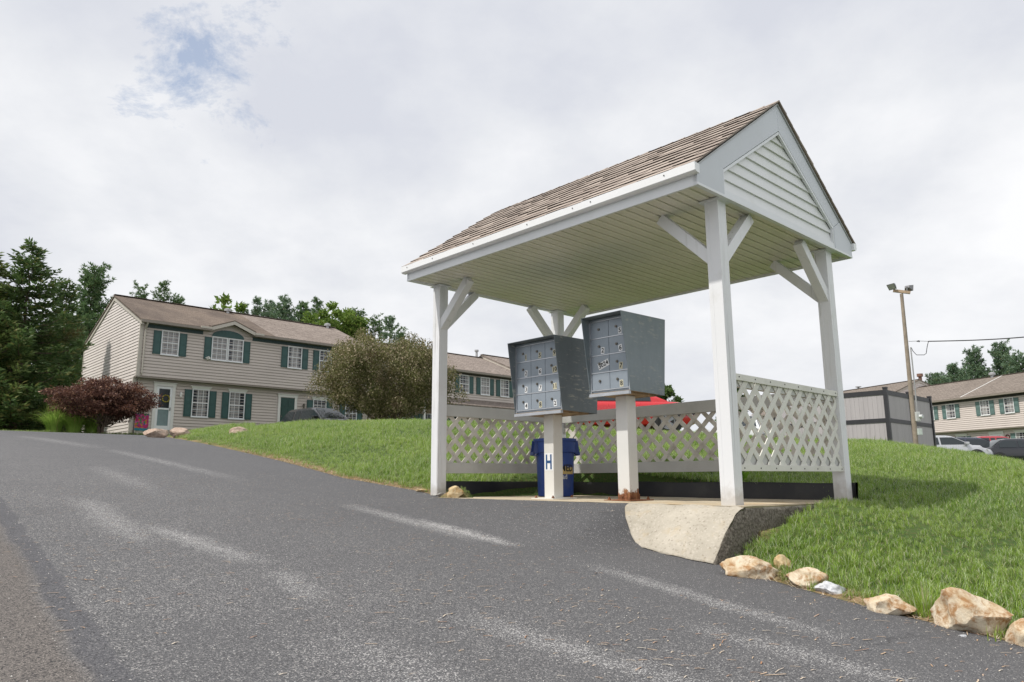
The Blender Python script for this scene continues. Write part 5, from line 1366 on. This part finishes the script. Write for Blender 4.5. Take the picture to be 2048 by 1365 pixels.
def broad(name, label, px, py, Y, wpx, mat, seed, nclump=60, per=260, leaf=.16, hollow=.45, zlo=.25, cat='tree', group=None, squash=1.0, clump=.17, weep=0.0, trunks=1, layered=False, trunk_r=None, z0=None, expo=2.0):
    rg = np.random.default_rng(seed); top = at(px, py, Y); z0 = ground_z(top.x, top.y) if z0 is None else z0
    H = top.z-z0; Rr = wpx/F_PX*Y; t = thing(name, label, cat, (top.x, top.y, z0), 0, group)
    m = MB(); zc = H*(zlo+1)/2; hz = H*(1-zlo)/2
    cl = []
    while len(cl) < nclump:
        v = rg.normal(size=3); v /= np.linalg.norm(v); r_ = hollow+(1-hollow)*rg.random()**.6
        p = v*r_*(1-clump*.6); 
        if layered and p[2] < -.75: continue
        if layered: p[2] = p[2]+.16*p[0]-.10*abs(p[1])
        bul = 1+.16*noise.noise(Vector((v[0]*1.7, v[1]*1.7, v[2]*1.7+seed)))*2
        q = np.array([p[0]*Rr*bul, p[1]*Rr*bul, zc+p[2]*hz*bul])
        if weep and p[2] < 0: pass
        cl.append(q)
    cl = np.array(cl)
    fork = np.array([0, 0, H*zlo*.55+.1]); tr = trunk_r or .022*H
    for k in range(trunks):
        a = 6.28*k/trunks+seed; off = np.array([math.cos(a), math.sin(a), 0])*(.05*H if trunks > 1 else 0)
        limb(m, (0, 0, -.25), fork+off, tr, tr*.75, rg, 4, wob=.1)
        mid = fork+off
        for c in cl[k::trunks]:
            if rg.random() < min(1, 34/nclump): limb(m, mid+rg.normal(size=3)*.03, c*.92+mid*.08, tr*.42, .008, rg, 5, wob=.14)
    m.build('trunk', BARK, t, smooth=True)
    Pl, Dl = [], []; rc = Rr*clump
    for c in cl:
        n = int(per*rg.uniform(.6, 1.4)); v = norm(rg.normal(size=(n, 3)))*(rg.random((n, 1))**.45)*rc*rg.uniform(.7, 1.25)
        v[:, 2] *= (.30 if layered else .75*squash)
        if weep: v[:, 2] -= weep*rg.random(n)*np.abs(v[:, 0])
        P = c+v; out = norm(P-np.array([0, 0, zc*.6])); Pl.append(P)
        Dl.append(norm(out*.5+rg.normal(size=(n, 3))*.8+np.array([0, 0, -.25-weep])))
    P = np.vstack(Pl); D = np.vstack(Dl); n = len(P)
    # stray shoots breaking the outline
    V, F = leaf_quads(P, D, leaf*rg.uniform(.6, 1.3, n), leaf*.55*rg.uniform(.6, 1.2, n), rg, .3)
    np_mesh('crown', V, F, mat, t); return t

gc = 'conifers at the left edge and behind the houses'
conifer('spruce_tree', 'tallest dark spruce at the left edge with a pointed top', 68, 486, 32, 165, SPR, 1, group=gc, shape=.88, dens=1.3, low=.0)
conifer('spruce_tree', 'olive spruce cut off by the left edge of the photo', -14, 512, 31, 130, SPR2, 2, group=gc, shape=.8, dens=1.3, low=.0)
conifer('spruce_tree', 'small dark spruce between the tallest spruce and the white pine', 136, 560, 38, 58, SPR, 3, group=gc, shape=.8, dens=1.2, low=.0)
conifer('pine_tree', 'tall pine directly left of the nearest gable end', 190, 534, 49, 112, PIN, 4, 'pine', group=gc, dens=1.7, shape=.5, leaf=1.25, low=.0)
conifer('pine_tree', 'pine rising behind the ridge just right of the gable peak', 282, 576, 58, 52, PIN, 5, 'pine', group=gc, shape=.45)
conifer('pine_tree', 'highest pine of the group behind the left roof', 328, 567, 60, 50, PIN, 6, 'pine', group=gc, shape=.5)
conifer('pine_tree', 'small pine right of the group behind the left roof', 357, 590, 61, 36, PIN, 7, 'pine', group=gc, shape=.5)
conifer('pine_tree', 'thin pine standing alone right of the broadleaf top over the roof', 515, 596, 60, 36, PIN2, 8, 'pine', group=gc, shape=.5)
conifer('pine_tree', 'wide pine above the middle of the roof', 568, 596, 62, 85, PIN2, 9, 'pine', group=gc, shape=.45, dens=1.8, leaf=1.2)
conifer('pine_tree', 'pointed dark pine behind the bright green tree', 634, 596, 66, 60, PIN, 10, 'pine', group=gc, shape=.6)
conifer('pine_tree', 'dark pine right of the bright green tree', 716, 622, 60, 56, PIN, 11, 'pine', group=gc, shape=.6)
conifer('pine_tree', 'dull pine between the bright green tree and the bluish pine', 752, 632, 58, 52, PIN, 12, 'pine', group=gc, shape=.6)
conifer('pine_tree', 'bluish pine above the top of the bronze bush', 780, 634, 55, 48, PIN2, 13, 'pine', group=gc, shape=.55)
conifer('pine_tree', 'lowest pine at the right end of the tree line over the bronze bush', 803, 664, 58, 44, PIN, 14, 'pine', group=gc, shape=.6)
conifer('spruce_tree', 'dark spruce standing behind the tallest spruce, filling the gap at its foot', 112, 640, 44, 90, SPR, 61, group=gc, shape=.6, dens=1.3, low=.0)
conifer('spruce_tree', 'dark spruce far behind the olive spruce at the left edge', 8, 600, 46, 110, SPR, 62, group=gc, shape=.6, dens=1.3, low=.0)
for lb, px, py, w, sd, mt_ in (('dull pine filling the gap right of the thin lone pine', 540, 610, 50, 63, PIN2), ('low dark pine between the wide pine and the bright green tree', 607, 606, 52, 64, PIN), ('low pine close to the roof left of the thin lone pine', 488, 614, 34, 65, PIN)):
    conifer('pine_tree', lb, px, py, 64, w, mt_, sd, 'pine', group=gc, shape=.45, dens=1.8, leaf=1.2)
for lb, px, py, Y, w, sd in (('shorter pine at the left of the tree line over the right-hand roof', 1905, 728, 84, 66, 15), ('middle pine over the right-hand roof with a broken top', 1945, 698, 86, 78, 16), ('tall forked pine behind the roof vent of the right-hand row', 1998, 690, 85, 62, 17), ('wide pine at the right edge behind the right-hand roof', 2042, 712, 82, 95, 18), ('low pine at the foot of the tree line over the right-hand roof', 1872, 752, 80, 50, 19)):
    conifer('pine_tree', lb, px, py, Y, w, PIN2, sd, 'pine', group='pines behind the right-hand houses', shape=.5, dens=1.8, leaf=1.35)
gb = 'broadleaf trees behind the houses'
broad('broadleaf_tree', 'open light green broadleaf top showing over the left roof', 455, 580, 58, 52, BRD, 21, 70, 60, .42, .3, .35, group=gb, clump=.2)
broad('broadleaf_tree', 'tiny light green treetop just showing over the left roof', 408, 606, 58, 32, BRD, 22, 26, 70, .34, .3, .5, group=gb)
broad('broadleaf_tree', 'large bright yellow-green tree behind the roof', 672, 596, 58, 80, BRD, 23, 170, 150, .30, .45, .3, group=gb)
broad('broadleaf_tree', 'dark green tree beyond the lattice right of the taller mailbox', 1318, 764, 40, 44, BRD2, 24, 70, 160, .20, .4, .2, group=gb)
broad('broadleaf_tree', 'dull green tree seen either side of the nearest post', 1455, 742, 46, 34, BRD2, 25, 60, 130, .22, .4, .2, group=gb)
broad('weeping_crab_tree', 'large bronze-green rounded bush hiding the middle of the townhouses', 776, 666, 34, 152, BRZ, 26, 400, 210, .100, .45, .22, clump=.15, weep=.7, trunk_r=.13, squash=1.1)
broad('japanese_maple', 'low spreading dark red maple at the top of the drive before the gable end', 212, 752, 28.5, 108, RED, 27, 190, 150, .10, .25, .20, layered=True, clump=.22, trunks=3, trunk_r=.07, weep=.35)
broad('shrub', 'low clipped green shrub under the window of the right-hand row', 2035, 884, 47, 30, BRD2, 28, 30, 150, .12, .3, .05)

def ornamental(label, px, Y, h, seed):
    rg = np.random.default_rng(seed); p = at(px, 860, Y); z = ground_z(p.x, p.y); n = 700
    az = rg.uniform(0, 6.28, n); r0 = rg.random(n)*.25; L = h*rg.uniform(.7, 1.2, n); lean = rg.uniform(.1, 1.0, n)
    vs = []; K = 5
    d = np.stack([np.cos(az), np.sin(az), 0*az], 1); s = np.stack([-np.sin(az), np.cos(az), 0*az], 1); pts = []
    for k in range(K+1):
        u = k/K; P = d*(r0+lean*L*.75*u**1.6)[:, None]; P[:, 2] = L*(u*1.0-lean*.62*u**2.4); w = .013*(1-u*.95); pts.append((P-s*w, P+s*w))
    V = np.stack([q for pr in pts for q in pr], 1).reshape(-1, 3); o = (np.arange(n)*2*(K+1))[:, None]
    F = np.concatenate([o+np.array([2*k, 2*k+1, 2*k+3, 2*k+2]) for k in range(K)])
    ob = np_mesh('ornamental_grass', V, F, ORN, None, loc=(p.x, p.y, z)); tag(ob, label, 'plant', 'ornamental grass clumps at the top of the drive')
ornamental('left clump of tall bright ornamental grass under the spruce', 108, 27.6, 1.2, 41)
ornamental('middle clump of tall bright ornamental grass beside the maple trunk', 148, 27.9, 1.05, 42)
ornamental('lowest clump of bright ornamental grass behind the maple trunk', 184, 28.6, .9, 43)

# ------------------------------------------------------------------ lawn grass (instanced tufts)
def m_blade(g, b, o):
    isl = g.n('NewGeometry').outputs['Random Per Island']; r_ = g.n('ObjectInfo').outputs['Random']; P = g.n('NewGeometry').outputs['Position']
    n = g.noise(P, .55, 5, .6); n2 = g.noise(P, 3.5, 3)
    c = g.mix(isl, (.10, .21, .022), (.28, .42, .062))
    c = g.mix(g.ramp(n, [(.35, 0), (.65, .75)]), c, (.33, .46, .07))
    c = g.mix(g.math('MULTIPLY', g.ramp(n2, [(.45, 0), (.7, 1)]), .35), c, (.08, .16, .03))
    dry = g.math('LESS_THAN', g.math('FRACT', g.math('MULTIPLY', isl, 53.3)), .10); c = g.mix(dry, c, (.58, .55, .34))
    pale = g.math('GREATER_THAN', g.math('FRACT', g.math('MULTIPLY', isl, 91.7)), .86); c = g.mix(pale, c, (.50, .58, .36))
    setb(g, b, color=c, rough=.42, spec=.45)
    tr = g.n('BsdfTranslucent', {'Color': c}); mx = g.n('MixShader', {0: .40, 1: b.outputs[0], 2: tr.outputs[0]}); g.t.links.new(mx.outputs[0], o.inputs[0])
BLADE = material('grass_blade', m_blade)
tufts = bpy.data.collections.new('grass_tufts')
for k in range(8):
    rg = random.Random(100+k); m = MB(); nb = 22 if k < 6 else 12
    for _ in range(nb):
        az = rg.uniform(0, 6.28); r0 = rg.uniform(0, .05); x0, y0 = r0*math.cos(az*1.7), r0*math.sin(az*1.7); h = rg.uniform(.045, .10)*(1 if k < 6 else 1.35); ln = rg.uniform(.15, 1.1); w = rg.uniform(.0014, .0026)
        sx, sy = -math.sin(az), math.cos(az); vs = []
        for u in (0, .4, .75):
            hx = ln*h*.8*u**1.8; z = h*(u-.35*ln*u*u); ww = w*(1-.55*u)
            for sg in (-1, 1): vs.append((x0+math.cos(az)*hx+sx*ww*sg, y0+math.sin(az)*hx+sy*ww*sg, z))
        vs.append((x0+math.cos(az)*ln*h*.8, y0+math.sin(az)*ln*h*.8, h*(1-.35*ln)))
        m.add(vs, [(0, 1, 3, 2), (2, 3, 5, 4), (4, 5, 6)])
    me = bpy.data.meshes.new('grass_tuft'); me.from_pydata(m.v, [], m.f); me.materials.append(BLADE); ob = bpy.data.objects.new('grass_tuft', me); tufts.objects.link(ob)

def grass():
    rg = np.random.default_rng(9); N_ = 1500000
    y = 1.2*(34/1.2)**rg.random(N_)           # log-uniform in distance
    az = rg.uniform(-1.02, 1.15, N_); x = az*y
    # density of the samples is N/(ln*2.17*y^2) per m2; keep a share to reach the wanted density
    have = N_/(math.log(34/1.2)*2.17*y*y); want = 800*np.minimum(1, (3.6/y))**1.15
    T = x*UX+y*UY; B = x*VX+y*VY; e = bedge(T); d = B-e; a = T-T0; b = B-B0
    keep = rg.random(N_) < want/have
    keep &= d > .02
    keep &= ~((d < .10) & (rg.random(N_) < .65))
    onpad = (a > -.26) & (a < np.where(b < .15, 3.12, 3.64)) & (b > -.46) & (b < 2.12)
    keep &= ~onpad
    keep &= ~((a > -.255) & (a < .9) & (b > -.75) & (b < 0))
    keep &= ~((y > 22) & (az > -.35))
    T, B, x, y, d, a, b = [q[keep] for q in (T, B, x, y, d, a, b)]
    # thin patches of worn turf on the boulder row
    z = lawn_h(T, B)-.006; n = len(T); print('tufts', n)
    me = bpy.data.meshes.new('lawn_grass'); me.vertices.add(n); me.vertices.foreach_set('co', np.stack([x, y, z], -1).astype(np.float32).ravel())
    big = .85+.25*np.sin(x*1.3+y*.7)*np.sin(y*1.1-x*.4)
    s = rg.uniform(.58, 1.08, n)*big*(1+np.clip(y-6, 0, 30)/22)
    near_edge = d < .35; s = np.where(near_edge, s*.8, s)
    at1 = me.attributes.new('scl', 'FLOAT', 'POINT'); at1.data.foreach_set('value', s.astype(np.float32))
    at2 = me.attributes.new('rot', 'FLOAT', 'POINT'); at2.data.foreach_set('value', rg.uniform(0, 6.28, n).astype(np.float32))
    at3 = me.attributes.new('pick', 'INT', 'POINT'); pk = rg.integers(0, 6, n); pk = np.where(rg.random(n) < .12, rg.integers(6, 8, n), pk); at3.data.foreach_set('value', pk.astype(np.int32))
    o = bpy.data.objects.new('lawn_grass', me); COL.objects.link(o); o['kind'] = 'stuff'; tag(o, 'green lawn grass with pale and dry blades rising behind the shelter', 'grass')
    ng = bpy.data.node_groups.new('grass_scatter', 'GeometryNodeTree'); ng.interface.new_socket('Geometry', in_out='INPUT', socket_type='NodeSocketGeometry'); ng.interface.new_socket('Geometry', in_out='OUTPUT', socket_type='NodeSocketGeometry')
    N = ng.nodes; L = ng.links; gi = N.new('NodeGroupInput'); go = N.new('NodeGroupOutput'); ip = N.new('GeometryNodeInstanceOnPoints'); ci = N.new('GeometryNodeCollectionInfo')
    ci.inputs['Collection'].default_value = tufts; ci.inputs['Separate Children'].default_value = True; ci.inputs['Reset Children'].default_value = True
    def attr(nm, ty):
        q = N.new('GeometryNodeInputNamedAttribute'); q.data_type = ty; q.inputs[0].default_value = nm; return [s_ for s_ in q.outputs if s_.enabled][0]
    cx = N.new('ShaderNodeCombineXYZ'); L.new(attr('rot', 'FLOAT'), cx.inputs[2])
    L.new(gi.outputs[0], ip.inputs['Points']); L.new(ci.outputs[0], ip.inputs['Instance']); ip.inputs['Pick Instance'].default_value = True
    L.new(attr('pick', 'INT'), ip.inputs['Instance Index']); L.new(cx.outputs[0], ip.inputs['Rotation']); L.new(attr('scl', 'FLOAT'), ip.inputs['Scale']); L.new(ip.outputs[0], go.inputs[0])
    md = o.modifiers.new('scatter', 'NODES'); md.node_group = ng
grass()

# tall tuft between the two last rocks and a weed by the edging
def tuft(label, px, py, n, h, seed, mat=BLADE, name='grass_tuft', r=.09):
    rg = np.random.default_rng(seed); p = hit(px, py); az = rg.uniform(0, 6.28, n); r0 = rg.random(n)*r; L = h*rg.uniform(.5, 1.2, n); lean = rg.uniform(.1, 1.1, n)
    d = np.stack([np.cos(az), np.sin(az), 0*az], 1); s = np.stack([-np.sin(az), np.cos(az), 0*az], 1); pts = []; K = 4
    for k in range(K+1):
        u = k/K; P = d*(r0+lean*L*.6*u**1.6)[:, None]; P[:, 2] = L*(u-lean*.45*u**2.2); w = .0024*(1-u*.9); pts.append((P-s*w, P+s*w))
    V = np.stack([q for pr in pts for q in pr], 1).reshape(-1, 3); o = (np.arange(n)*2*(K+1))[:, None]; F = np.concatenate([o+np.array([2*k, 2*k+1, 2*k+3, 2*k+2]) for k in range(K)])
    ob = np_mesh(name, V, F, mat, None, loc=(p.x, p.y, p.z-.01)); tag(ob, label, 'plant', 'loose grass tufts between the rocks')
tuft('tall green grass tuft spilling over the asphalt edge left of the largest boulder', 1852, 1225, 240, .17, 51, r=.10)
tuft('small grass tuft beside the small orange-tan rock', 1575, 1160, 60, .12, 52, r=.05)
tuft('thin grass blades in front of the reddish tan rock', 1625, 1178, 50, .09, 53, r=.07)
tuft('sparse blades in the dark gap at the foot of the largest boulder', 1990, 1276, 26, .09, 54, r=.12)
tuft('grass tuft around the foot of the left front post', 868, 982, 160, .13, 55, r=.16)
def weed():
    p = Vector((FRX+1.18*UX+2.25*VX, FRY+1.18*UY+2.25*VY, 0)); p.z = ground_z(p.x, p.y); rg = np.random.default_rng(3); n = 14
    D = norm(rg.normal(size=(n, 3))*.6+np.array([0, 0, 1.0])); V, F = leaf_quads(np.zeros((n, 3))+np.stack([0*D[:, 0], 0*D[:, 0], rg.random(n)*.08], 1), D, .11, .05, rg, .2)
    o = np_mesh('weed', V, F, leaf_mat('weed_leaf', (.12, .26, .02), (.2, .36, .04)), None, loc=tuple(p)); tag(o, 'bright green weed behind the edging strip by the rusted post', 'plant')
weed()

# ------------------------------------------------------------------ litter on the asphalt: straws, chips, grit
def litter():
    rg = np.random.default_rng(12); n = 8500
    T = rg.uniform(-1.0, 11, n)**1.0; B = rg.uniform(.3, 5.1, n); dens = rg.random(n)
    nz = np.array([noise.noise((t*.6, b_*.9, 0)) for t, b_ in zip(T, B)]); k = (B < bedge(T)-.03) & (dens < .42+nz*.9+np.clip(.35-(bedge(T)-B), 0, .3)) & (T < 9)
    T, B = T[k], B[k]; n = len(T); z = road_h(T, B)+.0028; x = T*UX+B*VX; y = T*UY+B*VY
    az = rg.uniform(0, 3.14, n)*.6+2.6; L = rg.uniform(.008, .022, n)*np.where(rg.random(n) < .08, 2.0, 1); w = rg.uniform(.0013, .0028, n)
    d = np.stack([np.cos(az), np.sin(az), .04*rg.normal(size=n)], 1); s = np.stack([-np.sin(az), np.cos(az), 0*az], 1); P = np.stack([x, y, z], 1)
    bend = s*(rg.normal(size=n)*.12*L)[:, None]; up = np.array([0, 0, .0016])
    q = [P-d*L[:, None]-s*w[:, None], P-d*L[:, None]+s*w[:, None], P+bend+s*w[:, None]+up, P+bend-s*w[:, None]+up, P+d*L[:, None]+s*w[:, None], P+d*L[:, None]-s*w[:, None]]
    V = np.stack(q, 1).reshape(-1, 3); o = (np.arange(n)*6)[:, None]; F = np.concatenate([o+np.array([0, 3, 2, 1]), o+np.array([3, 5, 4, 2])])
    def mf(g, b, o_):
        isl = g.n('NewGeometry').outputs['Random Per Island']; c = g.ramp(isl, [(0, (.40, .25, .15)), (.35, (.52, .38, .25)), (.7, (.60, .54, .45)), (.9, (.34, .18, .10))]); setb(g, b, color=c, rough=.8)
    ob = np_mesh('litter', V, F, material('straw', mf)); ob['kind'] = 'stuff'; tag(ob, 'tan straws and wood chips scattered over the asphalt', 'litter')
    # pale grit worn out of the surface
    n = 5200; T = rg.uniform(.2, 9, n); B = rg.uniform(.3, 4.9, n); k = (B < bedge(T)-.03); T, B = T[k], B[k]; n = len(T)
    x = T*UX+B*VX; y = T*UY+B*VY; z = road_h(T, B)+.001; r_ = rg.uniform(.0012, .0034, n)
    base = np.array([(1, 0, 0), (-.5, .87, 0), (-.5, -.87, 0), (0, 0, 1.1)])
    a = rg.uniform(0, 6.28, n); c, s_ = np.cos(a), np.sin(a); V = np.stack([np.stack([x+(c*p[0]-s_*p[1])*r_, y+(s_*p[0]+c*p[1])*r_, z+p[2]*r_], 1) for p in base], 1).reshape(-1, 3)
    o = (np.arange(n)*4)[:, None]; F = np.concatenate([o+np.array(f) for f in ((0, 1, 3), (1, 2, 3), (2, 0, 3))])
    def mg(g, b, o_):
        isl = g.n('NewGeometry').outputs['Random Per Island']; setb(g, b, color=g.mix(isl, (.22, .21, .20), (.60, .58, .55)), rough=.8)
    ob = np_mesh('grit', V, F, material('grit', mg)); ob['kind'] = 'stuff'; tag(ob, 'pale grit loose on the asphalt', 'grit')
    # dry straw mat along the lawn edge
    n = 5200; T = rg.uniform(-.5, 14, n); e = bedge(T); B = e+rg.normal(size=n)*.05+.03; k = ~((T > 2.55) & (T < 6.2)); T, B = T[k], B[k]; n = len(T)
    z = np.maximum(lawn_h(T, B), np.where(B < bedge(T)+.01, road_h(T, B), -9))+.006; x = T*UX+B*VX; y = T*UY+B*VY; az = rg.uniform(0, 6.28, n); L = rg.uniform(.008, .03, n); w = .0012
    d = np.stack([np.cos(az), np.sin(az), .3*rg.normal(size=n)], 1); s = np.stack([-np.sin(az), np.cos(az), 0*az], 1); P = np.stack([x, y, z], 1)
    V = np.stack([P-d*L[:, None]-s*w, P-d*L[:, None]+s*w, P+d*L[:, None]+s*w, P+d*L[:, None]-s*w], 1).reshape(-1, 3)
    ob = np_mesh('dry_straw', V, np.arange(n*4).reshape(n, 4), material('straw', mf)); ob['kind'] = 'stuff'; tag(ob, 'dry straw along the edge between lawn and asphalt', 'straw')
litter()

# ------------------------------------------------------------------ camera
cd = bpy.data.cameras.new('camera'); cam = bpy.data.objects.new('camera', cd); COL.objects.link(cam)
M_ = Matrix((RX, RU, -RF)).transposed().to_4x4(); M_.translation = Vector((0, 0, CAMZ)); cam.matrix_world = M_
cd.sensor_width = 36; cd.lens = F_PX/2048*36; cd.clip_start = .05; cd.clip_end = 3000
SC.camera = cam

# ------------------------------------------------------------------ daylight
SUN_AZ = Vector((-.90, -.43)).normalized(); EL = R(58)
sd = Vector((SUN_AZ.x*math.cos(EL), SUN_AZ.y*math.cos(EL), math.sin(EL)))
sl_ = bpy.data.lights.new('sun', 'SUN'); sl_.energy = 3.3; sl_.angle = R(1.2); sl_.color = (1, .955, .89)
so = bpy.data.objects.new('sun', sl_); COL.objects.link(so); so.rotation_euler = sd.to_track_quat('Z', 'Y').to_euler()
w = bpy.data.worlds.new('World'); SC.world = w; w.use_nodes = True; g = NT(w.node_tree)
sky = g.n('TexSky', sky_type='NISHITA', sun_disc=False, sun_elevation=EL, sun_rotation=math.atan2(SUN_AZ.x, SUN_AZ.y), air_density=1.0, dust_density=1.5, ozone_density=1.0)
D = g.n('TexCoord').outputs['Generated']; s = g.n('SeparateXYZ', {0: D}); zz = g.math('ADD', g.math('MAXIMUM', s.outputs[2], 0.0), .40)
pl = g.n('CombineXYZ', {0: g.math('DIVIDE', s.outputs[0], zz), 1: g.math('DIVIDE', s.outputs[1], zz), 2: 3.7})
n1 = g.noise(pl, 1.7, 8, .55, .1); n2 = g.noise(g.mapping(pl, loc=(7, 2, 1)), 4.0, 7, .58, .1); n3 = g.noise(g.mapping(pl, loc=(2, 9, 4)), .55, 4)
tone = g.math('ADD', g.math('MULTIPLY', n1, .62), g.math('ADD', g.math('MULTIPLY', n2, .20), g.math('MULTIPLY', n3, .30)))
cl = g.ramp(tone, [(.44, (6.0, 6.2, 6.8)), (.53, (7.0, 7.15, 7.5)), (.585, (7.7, 7.8, 8.05)), (.66, (8.5, 8.55, 8.7))])
hor = g.ramp(s.outputs[2], [(.02, 1), (.22, 0)]); cl = g.mix(g.math('MULTIPLY', hor, .35), cl, (7.1, 7.25, 7.6))
# break in the clouds, upper left
bc = ((430-1024)/F_PX*RX-(120-682.5)/F_PX*RU+RF).normalized()
dv = g.n('VectorMath', {0: D, 1: tuple(bc)}, operation='DISTANCE').outputs['Value']
gap = g.math('MULTIPLY', g.ramp(g.math('ADD', dv, g.math('MULTIPLY', g.math('SUBTRACT', g.noise(g.mapping(pl, loc=(1, 1, 5)), 7.5, 10, .70, .3), .5), .50)), [(-.02+.02, 1), (.075, 0)]), .75)
skyc = g.n('VectorMath', {0: sky.outputs[0], 3: 1.0}, operation='SCALE').outputs[0]
col = g.mix(gap, cl, g.mix(.35, skyc, (5.0, 6.2, 8.4)))
bg = g.n('Background', {'Color': col, 'Strength': .1}); g.n('OutputWorld', {'Surface': bg.outputs[0]})
SC.view_settings.view_transform = 'Standard'; SC.view_settings.look = 'None'; SC.view_settings.exposure = .22; SC.view_settings.gamma = 1; SC.view_settings.use_curve_mapping = False
SC.cycles.use_denoising = True; SC.cycles.max_bounces = 6; SC.cycles.diffuse_bounces = 3; SC.cycles.glossy_bounces = 3; SC.cycles.transmission_bounces = 3; SC.cycles.transparent_max_bounces = 6
